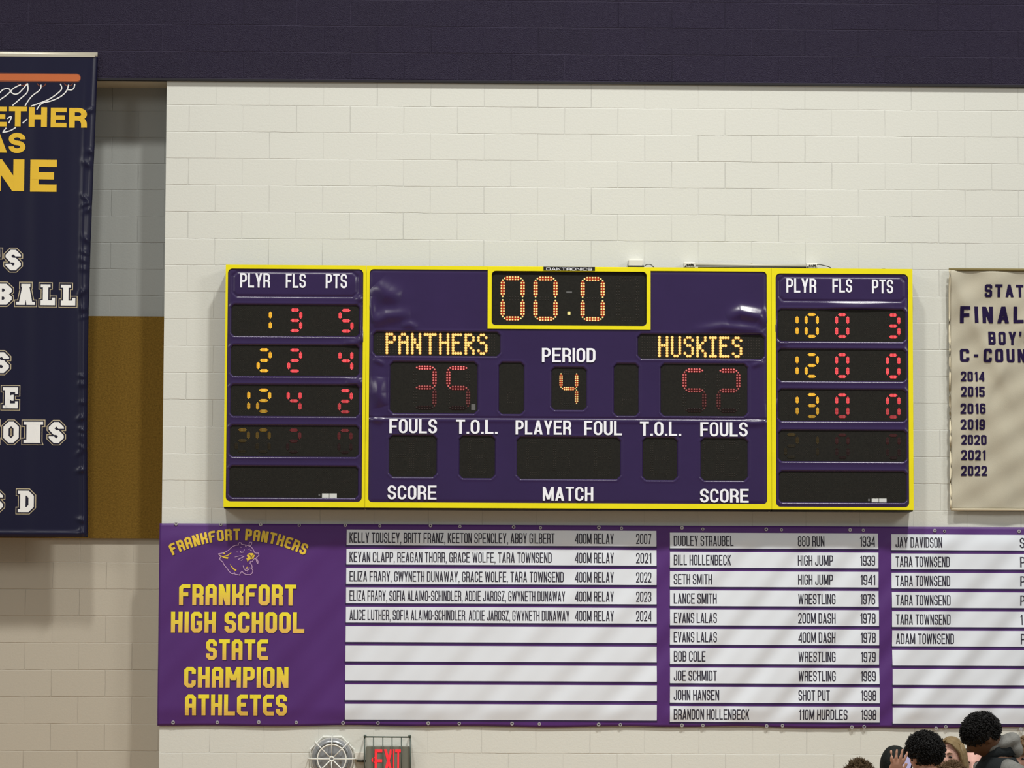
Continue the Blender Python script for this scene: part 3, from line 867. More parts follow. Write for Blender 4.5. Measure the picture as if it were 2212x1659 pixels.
for ci, (ytop, ybot, xr) in enumerate(((1143.9, 1554.3, 752), (1150.6, 1559.3, 1450), (1154.3, 1562.8, 1930))):
    rows = strip_rows(ci, ytop, ybot, xr)
    for i, (z0, z1) in enumerate(rows):
        t = i / 9
        xa = colx[ci][0] * (1 - t) + colx[ci][2] * t; xb = colx[ci][1] * (1 - t) + colx[ci][3] * t
        ym = 1160 + 41.6 * i
        X0, X1 = at(xa, ym, YC)[0], min(at(xb, ym, YC)[0], CX1 - .03)
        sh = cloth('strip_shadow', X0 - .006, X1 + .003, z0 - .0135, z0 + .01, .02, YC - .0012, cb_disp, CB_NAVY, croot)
        st = cloth('name_strip', X0, X1, z0, z1, .02, YC - .0022, cb_disp, CB_WHITE, croot)
        H = z1 - z0; tz0, tz1 = z0 + H * .155, z1 - H * .19
        def put(txt, pa, pb, nm):
            xa_, xb_ = at(pa, ym, YC)[0], at(pb, ym, YC)[0]
            flat(sub_polys(text_polys(txt, 'list', xa_, xb_, tz0, tz1), .025), YC - .0034, cb_disp).build(nm, CB_TEXT, st)
        d = (i - 2) * .3
        if ci == 0 and i < 5:
            put(C1[i][0], 755.2, C1[i][1], 'athlete_names'); put('400M RELAY', 1241.6, 1325.6, 'event_text'); put(C1[i][2], 1373.8, 1406.6, 'year_text')
        if ci == 1:
            n, e, ev, ee, yr = C2[i]
            put(n, 1455, e, 'athlete_names'); put(ev, 1723 + .2 * i, ee, 'event_text'); put(yr, 1856.6 + .25 * i, 1889 + .36 * i, 'year_text')
        if ci == 2 and i < 6:
            n, e, ev = C3[i]
            put(n, 1933.8 + .25 * i, e, 'athlete_names'); put(ev, 2202 + .3 * i, 2213.5 if ev != '1' else 2208, 'event_text')
# title block
for t, b in (('FRANKFORT', (387, 1262.2, 640, 1307.2)), ('HIGH SCHOOL', (369.5, 1321.4, 657.5, 1366.2)), ('STATE', (445.3, 1381, 579.3, 1425.4)), ('CHAMPION', (398, 1440.4, 623.2, 1485)), ('ATHLETES', (399.8, 1500, 620, 1545))):
    banner_text(t, 'block', (b[0] + 1.3, b[1] + 1.3, b[2] + 1.3, b[3] + 1.3), YC, CB_NAVY, croot, cb_disp, -.0012, name='lettering_shadow')
    o = banner_text(t, 'block', b, YC, GOLDG, croot, cb_disp, -.0024)
    zz = [v.co.z for v in o.data.vertices]; z0_, z1_ = min(zz), max(zz)
    at_ = o.data.attributes.new('print', 'FLOAT', 'POINT')
    at_.data.foreach_set('value', [(q - z0_) / (z1_ - z0_) for q in zz])
# arched heading
def arch(txt, cx, yb, R, a0, a1, h, style, dx=0, dyy=0):
    items, tot = layout(txt, style, None)
    w0, sx, sy, gap, r, n = FONTS[style]
    out = []
    px_per = math.radians(a1 - a0) * R / tot
    for c, x, w, s in items:
        if c == ' ': continue
        for p in glyph(c, w, s, sy, min(r, .5), n, style):
            q = []
            xm = x + w / 2
            ang = math.radians(a0) + xm * px_per / R
            for a, b in p:
                lx = (a - w / 2) * px_per; ly = b * h
                X = cx + math.sin(ang) * (R + ly) + math.cos(ang) * lx
                Y = yb + R - (math.cos(ang) * (R + ly) - math.sin(ang) * lx)
                pt = at(X + dx, Y + dyy, YC); q.append((pt[0], pt[2]))
            out.append(q)
    return out
for m_, dy_, o_ in ((CB_NAVY, -.0012, 1.1), (GOLD, -.0024, 0)):
    flat(sub_polys(arch('FRANKFORT PANTHERS', 515.5, 1166.8, 322, -26.2, 26.2, 24.5, 'block', o_, o_), .025), YC + dy_, cb_disp).build('arched_lettering', m_, croot)
# animal head emblem
def epx(p): return at(440 + p[0] / 13.825, 1150 + p[1] / 13.825, YC)
def eline(mb, pts, w, close=False):
    q = [(epx(p)[0], epx(p)[2]) for p in pts]
    for pl in stroke_polys(q, w, w, close): flat([pl], YC - .0026, cb_disp, mb)
def efill(mb, pts):
    q = [(epx(p)[0], epx(p)[2]) for p in pts]
    flat([q], YC - .0022, cb_disp, mb)
E0 = MB(); E1 = MB()
eline(E0, [(450, 640), (560, 620), (640, 590), (740, 540), (800, 480), (870, 420), (960, 385), (1040, 380), (1035, 335), (1075, 305), (1120, 315), (1130, 355), (1200, 370), (1280, 385), (1370, 410), (1360, 340), (1390, 295), (1440, 300), (1430, 370), (1385, 420), (1440, 455), (1490, 530), (1530, 615), (1590, 625), (1640, 620), (1655, 690), (1610, 730), (1560, 775), (1500, 800), (1450, 880), (1400, 870), (1390, 930), (1440, 980), (1450, 1040), (1440, 1080), (1475, 1150), (1450, 1220), (1390, 1265), (1270, 1260), (1200, 1230), (1150, 1165), (1110, 1200), (1070, 1280), (1000, 1260), (940, 1250), (920, 1200), (880, 1240), (820, 1225), (750, 1150), (690, 1060), (640, 1010), (600, 950), (570, 880), (500, 830), (480, 770), (520, 735), (455, 665)], .0055, True)
eline(E0, [(1560, 785), (1600, 910), (1620, 930), (1630, 880), (1590, 790)], .006)
eline(E0, [(930, 740), (1060, 710), (1160, 700)], .004); eline(E0, [(1040, 810), (1130, 760), (1215, 715)], .006); eline(E0, [(1115, 845), (1165, 810)], .005)
eline(E0, [(1090, 555), (1120, 600), (1200, 590)], .007); eline(E0, [(1200, 545), (1225, 515)], .005); eline(E0, [(990, 580), (1010, 595)], .006); eline(E0, [(1105, 435), (1125, 455)], .006); eline(E0, [(1240, 400), (1285, 440)], .006)
eline(E0, [(1345, 515), (1385, 490)], .006); eline(E0, [(1400, 530), (1440, 555)], .007)
eline(E0, [(1420, 1065), (1360, 1060), (1280, 1080)], .006); eline(E0, [(1180, 990), (1210, 1090), (1260, 1150), (1360, 1110)], .006); eline(E0, [(1310, 1185), (1325, 1195)], .006)
efill(E1, [(1290, 690), (1350, 625), (1420, 620), (1480, 625), (1530, 700), (1480, 790), (1400, 800), (1335, 850), (1312, 885), (1290, 805), (1265, 795), (1320, 760)])
efill(E1, [(470, 665), (560, 715), (640, 730), (740, 745), (720, 795), (640, 780), (540, 730)])
efill(E1, [(600, 705), (720, 675), (825, 595), (825, 625), (720, 705), (620, 725)])
efill(E1, [(570, 625), (640, 610), (640, 650), (580, 645)])
efill(E1, [(780, 945), (850, 1020), (905, 1080), (985, 1115), (960, 1155), (900, 1125), (840, 1050)])
efill(E1, [(1250, 1085), (1290, 1030), (1315, 1030), (1300, 1075), (1260, 1100)])
E2 = MB(); 
for l in ([(1340, 650), (1400, 690), (1415, 750)], [(1500, 665), (1450, 710), (1430, 780)]):
    q = [(epx(p)[0], epx(p)[2]) for p in l]
    for pl in stroke_polys(q, .004, .004): flat([pl], YC - .0030, cb_disp, E2)
em = E0.build('head_emblem', CREAM, croot); E1.build('emblem_fill', GOLD, em); E2.build('emblem_marks', CB_NAVY, em)
# grommets
top = [(380.6, 1131.5, 1), (477, 1133, .6), (563, 1132.5, 1), (646.5, 1134.6, .6), (746, 1134.5, 1), (820.5, 1136, .6), (930, 1135.4, 1), (993.5, 1137.2, .7), (1109.5, 1138.5, 1), (1167.5, 1140.2, .7), (1293.5, 1139.5, 1), (1342.6, 1141.2, .7), (1473, 1140.3, 1), (1518, 1143, .7), (1655, 1143.5, 1), (1688, 1144.6, .6), (1836, 1144.8, 1), (1864.5, 1145.4, .7), (2019, 1146.6, 1), (2040, 1147.6, .6), (2201, 1148, 1)]
bot = [(374, 1560.6, 1), (469.5, 1560.4, .8), (559, 1560, 1), (640, 1560.6, .8), (741, 1561.6, 1), (816.5, 1561.8, .8), (925, 1562.3, 1), (992, 1563, .8), (1106, 1563.2, 1), (1165, 1564, .8), (1293, 1565, 1), (1340, 1565.6, .8), (1473, 1566.8, 1), (1518.4, 1567, .8), (1656, 1568.4, 1), (1690, 1567.6, .8), (1840, 1571, 1), (1866.5, 1570, .9), (2022, 1573.6, 1), (2043, 1570, .8), (2205, 1575, 1)]
for px, py, k in top + bot:
    p = at(px, py, YC); d = cb_disp(p[0], p[2])
    MB().torus((p[0], YC + d - .004, p[2]), .0095 * (.75 + .25 * k), .0042 * k + .001, 14, 6).build('grommet', METAL, croot)

# --- tan canvas banner on the right
YS = -0.055
TANC = mat('tan_canvas', (180, 174, 156), 0.85, 0.15, bump=(220, 0.0008), var=0.05, vscale=5)
TANH = mat('canvas_hem', (208, 198, 172), 0.85, 0.15)
OLIVE = mat('hem_cord', (128, 116, 78), 0.8, 0.1)
FELT = mat('purple_felt_letters', (34, 24, 60), 0.9, 0.1)
SX0 = at(2053, 840, YS)[0]; SX1 = 8.35
SZ1 = at(2054, 584, YS)[2]; SZ0 = at(2054, 1100.5, YS)[2]
def sb_disp(x, z):
    u = x - SX0; t = (z - SZ0) / (SZ1 - SZ0)
    a = math.sin(2 * math.pi * (u * .8 + (z - 5) * .55) / .31) * .0095 * (0.4 + .6 * t)
    b = math.sin(2 * math.pi * (u * .5 - (z - 5) * .8) / .19 + 1) * .0048
    c = -.016 * math.exp(-((u * .9 + (z - SZ1) * .42) / .045) ** 2) * max(0, min(1, (t - .3) * 2))
    c -= .012 * math.exp(-((u - .30 - (z - 5.2) * .55) / .05) ** 2)
    c -= .010 * math.exp(-((u - .42) / .06) ** 2) * max(0, 1 - t)
    return a + b + c
sroot = empty('finals_banner', ((SX0 + SX1) / 2, -0.04, SZ0), 'tan canvas state finals banner with purple felt letters and years at right', 'banner')
cloth('banner_sheet', SX0, SX1, SZ0, SZ1, .02, YS, sb_disp, TANC, sroot, None, .003)
mb = MB()
mb.tube([(SX0 - .004, YS - .004 + sb_disp(SX0, SZ0 + (SZ1 - SZ0) * k / 30), SZ0 + (SZ1 - SZ0) * k / 30) for k in range(31)], .0075, 6)
mb.tube([(SX0 + (SX1 - SX0) * k / 30, YS - .004 + sb_disp(SX0 + (SX1 - SX0) * k / 30, SZ0), SZ0) for k in range(31)], .009, 6)
mb.build('hem', TANH, sroot, smooth=True)
MB().tube([(SX0 - .006, YS, SZ1 + .006), (SX1, YS, SZ1 + .006)], .011, 8).build('top_cord', OLIVE, sroot, smooth=True)
for t, b in (('STAT', (2127.3, 614.4, 2211, 642)), ('FINAL', (2073.6, 662, 2210.2, 697.6)), ("BOY'S", (2134.6, 716.4, 2228, 744.8)), ('C', (2073.6, 753.2, 2094, 781.6)), ('-', (2104, 753.2, 2113, 782)), ('COUN', (2124.4, 753.6, 2216, 782.6)),
             ('2014', (2075.2, 802.4, 2126.4, 823.8)), ('2015', (2075.6, 835, 2126.6, 857.2)), ('2016', (2075, 871.4, 2128, 894)), ('2019', (2075, 906, 2127.6, 928)), ('2020', (2076, 939.4, 2131, 960.6)), ('2021', (2075.6, 972.2, 2129, 994)), ('2022', (2076, 1006, 2131.8, 1028))):
    banner_text(t, 'year' if t[0] == '2' else 'felt', b, YS, FELT, sroot, sb_disp, -.004)

# --- navy banner hanging from the dark upper wall at the left
YN = -0.10
NAVY = mat('navy_satin_vinyl', (15, 15, 44), 0.33, 0.4, var=0.04, vscale=3)
NAVYE = mat('navy_letter_edge', (24, 22, 44), 0.5)
TANL = mat('tan_letter_outline', (196, 182, 150), 0.55)
WHT = mat('white_letter', (238, 238, 236), 0.5)
GOLDB = mat('gold_letter', (226, 186, 62), 0.75, 0.1)
ORANGE = mat('orange_rim_print', (190, 100, 52), 0.5)
ORANGED = mat('rim_edge_print', (122, 62, 40), 0.5)
SILVER = mat('pale_metal_rail', (196, 190, 172), 0.4, 0.5, metallic=0.3)
NX1 = at(200, 600, YN)[0]; NX0 = NX1 - 1.45
NZ1 = at(180, 122, YN)[2]; NZ0 = at(180, 1160.5, YN)[2]
CR = [(rng.uniform(NZ0, NZ1 - .3), rng.uniform(.015, .05), rng.uniform(.02, .05), rng.uniform(.006, .014), rng.uniform(-.7, .7)) for _ in range(26)]
def nb_disp(x, z):
    u = NX1 - x
    d = .002 * math.sin(2 * math.pi * (x + .06 * math.sin(z)) / .33) + .0012 * math.sin(2 * math.pi * x / .17 + z * .4)
    d *= .8 * min(1, (NZ1 - z) / .4)
    d -= .010 * math.exp(-((u - .052 - .02 * math.sin(z * 1.1)) / .017) ** 2) * min(1, max(0, (NZ1 - z) * .8))
    d += .022 * math.exp(-(u / .02) ** 2)
    for cz, cu, wv, am, sl in CR:
        if u < .2: d -= am * math.exp(-(((z - cz) + sl * (u - cu)) / (wv * .5)) ** 2) * math.exp(-((u - cu) / .035) ** 2)
    d -= .012 * math.exp(-((z - NZ0 - .028) / .012) ** 2)
    return d
def nb_ldisp(x, z):
    q = x
    for _ in range(3): q = x + (q - nb_edge(q, z)[0])
    return nb_disp(q, z)
def nb_edge(x, z):
    k = (x - NX0) / (NX1 - NX0)
    t = (z - NZ0) / (NZ1 - NZ0)
    if k > .8: x -= (k - .8) / .2 * (.022 * math.sin(math.pi * min(1, t * 1.25)) - .016 * max(0, t - .78) / .22 + .012 * (1 - t))
    return x, z
nroot = empty('hanging_banner', ((NX0 + NX1) / 2, YN, NZ0), 'tall navy vinyl banner with gold and white lettering at far left', 'banner')
cloth('banner_sheet', NX0, NX1, NZ0, NZ1, .0125, YN, nb_disp, NAVY, nroot, nb_edge, .002)
rz = at(150, 116, YN)[2]
MB().tube([(NX0 - .02, YN + .045, rz), (at(209.5, 116, YN)[0], YN + .045, rz)], .021, 12).build('hanging_rail', SILVER, nroot, smooth=True)
MB().box(NX0, NX1 - .004, YN - .004, YN + .05, NZ1 - .006, NZ1 + .012).build('rail_clip', SILVER, nroot)
for t, b in (('E', (-19, 230.6, 14.8, 273)), ('T', (19, 230.6, 58, 273)), ('H', (62, 231.6, 101.6, 274)), ('E', (109.4, 232.6, 143.8, 275)), ('R', (149, 233.2, 188, 275.8)), ('A', (-34, 286, 15.4, 329)), ('S', (18.6, 287, 55.2, 330.2)), ('N', (-22, 344, 52.4, 412.4)), ('E', (65, 345, 122.6, 414))):
    banner_text(t, 'fat', b, YN, GOLDB, nroot, nb_ldisp, -.0034, step=.012)
def slab(t, b):
    for m_, g_, d_ in ((TANL, .105, -.0022), (NAVYE, .068, -.0040), (WHT, .0, -.0060)):
        x0, y0, x1, y1 = b; i = (y1 - y0) * .085
        pa = at(x0 + i, y0 + i, YN); pb = at(x1 - i, y1 - i, YN)
        pol = text_polys(t, 'slab', pa[0], pb[0], pb[2], pa[2], g_)
        flat(sub_polys(pol, .012), YN + d_, nb_ldisp).build('lettering' if g_ == 0 else 'lettering_outline', m_, nroot)
for t, b in (("'", (-3, 535, 6, 589)), ('S', (8, 535.2, 49.2, 588.8)), ('B', (-20, 608.4, 30, 663)), ('A', (31.4, 608.8, 80, 663.4)), ('L', (83.8, 610, 123.4, 664)), ('L', (127.4, 610.6, 167.4, 664.6)),
             ('S', (-18, 756.4, 24, 810.4)), ('E', (2, 831.8, 43.2, 886.8)), ('I', (-30, 906, 1, 961)), ('O', (3.2, 906.2, 45, 961.4)), ('N', (47, 906.4, 97.4, 961.6)), ('S', (101.2, 907, 142.2, 962)), ('S', (-31, 1055.4, 11, 1110)), ('D', (34.4, 1055.4, 77.6, 1111))):
    slab(t, b)
# printed rim and net
def nline(pts, w, dy, m, nm, k=5.53, oy=60):
    mb = MB()
    for pl in pts:
        q = [at(a / k, oy + b / k, YN) for a, b in pl]
        q = fillet([(p[0], p[2], 1) for p in q], .03, 5)
        flat(sub_polys(stroke_polys(q, w, w), .025), YN + dy, nb_ldisp, mb)
    return mb.build(nm, m, nroot)
def capsule(x0, x1, y0, y1, grow, m, dy, nm):
    a = at(x0, y0, YN); b = at(x1, y1, YN); r = (a[2] - b[2]) / 2 + grow; zc = (a[2] + b[2]) / 2
    sl = 24; pol = []
    xs = [a[0] + (b[0] - r - a[0]) * i / sl for i in range(sl + 1)]
    for i in range(sl): pol.append([(xs[i], zc - r), (xs[i + 1], zc - r), (xs[i + 1], zc + r), (xs[i], zc + r)])
    arc = [(xs[-1] + r * math.cos(t), zc + r * math.sin(t)) for t in [math.pi * (k / 10 - .5) for k in range(11)]]
    pol.append(arc)
    return flat(pol, YN + dy, nb_ldisp).build(nm, m, nroot)
capsule(-180, 174.6, 157.6, 177.0, .004, ORANGED, -.0012, 'rim_outline'); capsule(-180, 173.6, 158.6, 175.6, 0, ORANGE, -.0024, 'rim_print')  # dark printed outline, then the orange rim over it
nline([[(205, 665), (240, 690), (300, 688), (320, 660)], [(445, 665), (470, 700), (530, 700), (548, 665)], [(765, 665), (790, 692), (850, 692), (870, 665)]], .006, -.0016, ORANGED, 'net_hooks')
nline([[(0, 775), (40, 730), (110, 722), (125, 760), (160, 795), (210, 795), (255, 755), (300, 700), (330, 665)], [(0, 860), (60, 820), (120, 770), (150, 730), (200, 700), (250, 680)], [(330, 665), (340, 760), (290, 810), (240, 850), (150, 930)], [(490, 680), (490, 740), (400, 800), (350, 850), (300, 935)],
       [(720, 670), (745, 720), (720, 760), (600, 850), (480, 900), (370, 938)], [(820, 680), (800, 760), (720, 830), (600, 880), (490, 900), (440, 980)], [(810, 740), (880, 745), (895, 670)], [(85, 1085), (150, 1045), (105, 1140)], [(270, 1140), (325, 1090)], [(40, 1240), (75, 1195)], [(190, 1190), (120, 1235), (30, 1250)]], .0085, -.0030, WHT, 'net_print')

# ------------------------------------------------------------------ conduit, junction box and wires on top of the scoreboard
WIREM = mat('dark_wire', (60, 58, 52), 0.5); PIPE = mat('painted_conduit', (188, 186, 172), 0.4, 0.5); BOXM = mat('painted_box', (214, 212, 202), 0.45)
DKSH = mat('dark_gap', (62, 62, 54), 0.8)
YP = -0.07
za = at(1620, 573, YP)[2]
cr = empty('conduit', (at(1620, 573, YP)[0], YP, za), 'thin pale conduit pipe running along the top of the scoreboard', 'pipe')
xa, xb = at(1503, 573, YP)[0], at(1741, 577, YP)[0]
MB().tube([(xa, YP, za), (xb, YP, za - .002)], .0125, 12).build('pipe', PIPE, cr, smooth=True)
MB().box(xa + .02, xb, YP + .004, -.001, za - .03, za - .014).build('support_channel', DKSH, cr)
px_ = at(1623.5, 574, YP)[0]; MB().torus((px_, YP, za), .014, .004, 14, 6).build('strap', PIPE, cr)
for a, b, c, d, nm in ((1477, 566.5, 1501.5, 578.5, 0), (1741, 568.5, 1766, 580, 1)):
    x0, x1, z0, z1 = rect_at(a, b, c, d, YP)
    mb = MB(); mb.box(x0, x1, YP - .02, YP + .05, z0, z1); 
    bk = bevel(mb.build('end_fitting', BOXM, cr), .006)
    h = MB()
    for k in range(5):
        h.tube([(x0 + (.1 + .16 * k) * (x1 - x0), YP - .0215, z0 + (.3 + .4 * ((k * 37) % 10) / 10) * (z1 - z0)), (x0 + (.2 + .16 * k) * (x1 - x0), YP - .0225, z0 + (.2 + .5 * ((k * 53) % 10) / 10) * (z1 - z0))], .006, 6)
    h.build('wire_stub', WIREM, bk)
x0, x1, z0, z1 = rect_at(1357.6, 561, 1388.8, 578, YP)
jb = empty('junction_box', ((x0 + x1) / 2, YP, z0), 'small pale junction box behind the top edge of the clock', 'electrical box')
bevel(MB().box(x0, x1, YP - .02, -.001, z0, z1).build('box_body', BOXM, jb), .005)
MB().box(x0 - .006, x1 + .004, YP - .03, YP - .02, z0, z0 + .012).build('box_lip', DKSH, jb)
def wire(pts, r, label):
    q = [at(a, b, YP - .02) for a, b in pts]
    mb = MB(); mb.tube([tuple(p) for p in q], r, 6)
    tag(mb.build('wire', WIREM, None, smooth=True, centre=True), label, 'wire')
wire([(1388.5, 572), (1391, 576), (1393, 574), (1397, 571.5), (1403, 571), (1408, 573), (1413, 578.5)], .0035, 'short dark wire looping out of the small junction box')
wire([(1765, 571), (1775, 572.5), (1786, 575), (1793, 577.5), (1797, 582)], .0035, 'dark wire trailing right from the conduit end fitting')
wire([(1900, 583), (1905, 581.2), (1911, 581), (1918, 583.5)], .0035, 'tiny wire arc above the PTS heading on right')

# ------------------------------------------------------------------ caged horn and exit sign under the banner
YD = -0.11
GUARD = mat('white_cage_wire', (232, 234, 228), 0.4, 0.5); HORN = mat('grey_horn', (152, 155, 158), 0.3, 0.5, metallic=0.4); HORND = mat('horn_dark', (112, 116, 118), 0.4)
c = at(716.6, 1639.5, YD); S = c[0] - at(715.6, 1639.5, YD)[0]
groot = empty('alarm_horn', (c[0], -0.05, c[2]), 'round grey alarm horn behind a white wire cage left of exit sign', 'alarm')
def ringpts(R, n, y, a0=0): return [(c[0] + R * math.cos(a0 + 2 * math.pi * k / n), y, c[2] + R * math.sin(a0 + 2 * math.pi * k / n)) for k in range(n)]
def disc(mb, R, y0, y1, n=32, mi=0): mb.prism([(c[0] + R * math.cos(2 * math.pi * k / n), c[2] + R * math.sin(2 * math.pi * k / n)) for k in range(n)], y0, y1, mi)
mb = MB(); disc(mb, 46 * S, -.02, -.001); mb.build('back_plate', mat('cream_plate', (206, 205, 200), .4, .5), groot)
mb = MB(); n = 36
prof = [(44, -.02), (42, -.04), (36, -.062), (33.5, -.060), (32, -.056), (22, -.064), (10, -.07), (0.5, -.072)]
v = []; f = []
for R, y in prof: v += ringpts(R * S, n, y)
for i in range(len(prof) - 1):
    for k in range(n): f.append((i * n + k, i * n + (k + 1) % n, (i + 1) * n + (k + 1) % n, (i + 1) * n + k))
mb.add(v, f); mb.build('horn_body', HORN, groot, smooth=True)
MB().torus((c[0], -.062, c[2]), 35 * S, 2.2 * S, 32, 8).build('horn_rim', HORND, groot, smooth=True)
cg = MB()
cg.torus((c[0], YD, c[2]), 31 * S, 1.5 * S, 36, 8); 
cg.build('cage_ring', GUARD, groot, smooth=True)
MB().torus((c[0], YD, c[2]), 4.6 * S, 1.6 * S, 20, 8).build('cage_hub', GUARD, groot, smooth=True)
for k in range(8):
    a = math.pi / 4 * k; u = (math.cos(a), math.sin(a))
    P_ = lambda R, y: (c[0] + R * S * u[0], y, c[2] + R * S * u[1])
    MB().tube([P_(5, YD), P_(31, YD), P_(44, YD + .008), P_(50, YD + .04), P_(51.5, -.002)], 1.25 * S, 8).build('cage_spoke', GUARD, groot, smooth=True)
oc = ringpts(51.5 * S, 8, -.012, math.pi / 8); mb = MB(); mb.tube(oc + [oc[0], oc[1]], 1.5 * S, 8); mb.build('cage_base', GUARD, groot)

YX = -0.12
EXG = mat('exit_grey_housing', (112, 113, 102), 0.5, 0.3); EXR = mat('exit_red', (60, 6, 8), 0.4, emit=(255, 52, 60), strength=1.0); WIRE2 = mat('green_cage_wire', (66, 78, 70), 0.4, 0.4)
x0, x1, z0, z1 = rect_at(790.2, 1611.6, 886, 1683, YX + .02)
xroot = empty('exit_sign', ((x0 + x1) / 2, -.05, z0), 'grey exit sign with red letters inside a dark wire cage', 'exit sign')
hs = MB().prism(round_rect(x0, x1, z0, z1, .018), YX + .02, -.001).build('housing', EXG, xroot); bevel(hs, .005)
for ch, b in (('E', (809.6, 1618.6, 827.0, 1668)), ('X', (829.4, 1618.6, 848.2, 1668)), ('I', (849.2, 1618.6, 851.4, 1668)), ('T', (853.6, 1618.6, 866.8, 1668))):
    a = at(b[0], b[1], YX + .02); d = at(b[2], b[3], YX + .02)
    polys = text_polys(ch, 'cond', a[0], d[0], d[2], a[2])
    mb = MB()
    for p in polys:
        ar = sum(p[i][0] * p[(i + 1) % len(p)][1] - p[(i + 1) % len(p)][0] * p[i][1] for i in range(len(p)))
        mb.prism(p if ar > 0 else p[::-1], YX + .016, YX + .021)
    mb.build('letter', EXR, hs)
mb = MB()
q = [at(a, b, YX + .02) for a, b in ((808.5, 1635), (804, 1641.5), (808.5, 1648))]
for pl in stroke_polys([(p[0], p[2]) for p in q], .012, .012): mb.prism(pl, YX + .016, YX + .021)
mb.build('arrow', EXR, hs)
cage = lambda a, b: tuple(at(a, b, YX))
ctop = 1591.6
for px in (787.6, 807, 827, 847, 867, 886.4):
    top_ = ctop + (px - 787) * .0075
    MB().tube([cage(px, 1690), cage(px, top_)], .004 if px not in (787.6, 886.4) else .0052, 8).build('cage_bar', WIRE2, xroot, smooth=True)
MB().tube([cage(786, ctop), cage(888, ctop + .8)], .0052, 8).build('cage_rail', WIRE2, xroot, smooth=True)
for px in (788.5, 885):
    p = at(px, ctop - 1.5, YX); MB().tube([(p[0], YX, p[2]), (p[0], -.001, p[2])], .0075, 8).build('cage_arm', WIRE2, xroot, smooth=True)
    mb = MB(); r = .011
    for k in range(7):
        pass
    mb.tube([(p[0], YX - .012, p[2]), (p[0], YX - .004, p[2]), (p[0], YX + .006, p[2])], [.006, .011, .011], 10); mb.build('cage_knob', WIRE2, xroot, smooth=True)
x0, x1, z0, z1 = rect_at(766, 1624.6, 786, 1641.5, -.03)
tag(bevel(MB().box(x0, x1, -.03, -.001, z0, z1).build('wall_plate', BOXM, None, centre=True), .004), 'small pale wall plate between the horn and the exit sign', 'electrical plate')
p0, p1 = at(770, 1643.6, -.03), at(790, 1643.9, -.03)
tag(MB().tube([tuple(p0), tuple(p1)], .009, 8).build('conduit_stub', DKSH, None, smooth=True, centre=True), 'short dark conduit stub entering the left side of the exit sign', 'pipe')

# ------------------------------------------------------------------ students standing on the bleachers at the lower right
TIER = 1.10
struct(MB().box(5.6, 9.0, -8.0, -3.8, TIER - .06, TIER).box(5.6, 9.0, -7.95, -7.9, 0, TIER - .06).box(5.6, 9.0, -3.9, -3.85, 0, TIER - .06).build('bleacher_platform', BENCH))

def ell(c, r, nu=24, nv=16, fn=None):
    v = []; f = []
    for j in range(nv + 1):
        t = math.pi * j / nv
        for i in range(nu):
            a = 2 * math.pi * i / nu
            p = Vector((r[0] * math.sin(t) * math.cos(a), r[1] * math.sin(t) * math.sin(a), r[2] * math.cos(t)))
            if fn: p = fn(p)
            v.append((p.x + c[0], p.y + c[1], p.z + c[2]))
    for j in range(nv):
        for i in range(nu):
            f.append((j * nu + i, (j + 1) * nu + i, (j + 1) * nu + (i + 1) % nu, j * nu + (i + 1) % nu))
    return v, f

def gs(x, s): return math.exp(-(x / s) ** 2)
def head_fn(p):
    """skull in local axes: +y is the face, z up, half sizes .075 .098 .116"""
    x, y, z = p
    t = max(0.0, -z / .116)
    x *= 1 - .34 * t ** 1.6
    if y < 0: y *= 1 - .30 * t ** 1.2
    if y > 0:
        y *= 1 - .10 * gs(z - .10, .05)
        fr = min(1.0, y / .05)
        y += fr * (.026 * gs(x, .013) * (gs(z + .024, .020) if z < -.024 else gs(z + .024, .034)) - .010 * (gs(x - .032, .017) + gs(x + .032, .017)) * gs(z - .006, .014)
                   + .004 * gs(x, .05) * gs(z - .030, .010) + .006 * gs(x, .022) * gs(z + .062, .007) - .004 * gs(x, .03) * gs(z + .070, .003) + .005 * gs(x, .02) * gs(z + .073, .006)
                   + .010 * gs(x, .022) * gs(z + .102, .014) - .003 * gs(x, .03) * gs(z + .086, .008))
    return Vector((x, y, z))

def rotm(face, pitch, roll=0.0):
    """face = direction in the ground plane, pitch > 0 looks down"""
    f = Vector((face[0], face[1], 0)).normalized()
    yaw = math.atan2(-f.x, f.y)
    return Matrix.Rotation(yaw, 3, 'Z') @ Matrix.Rotation(-pitch, 3, 'X') @ Matrix.Rotation(roll, 3, 'Y')

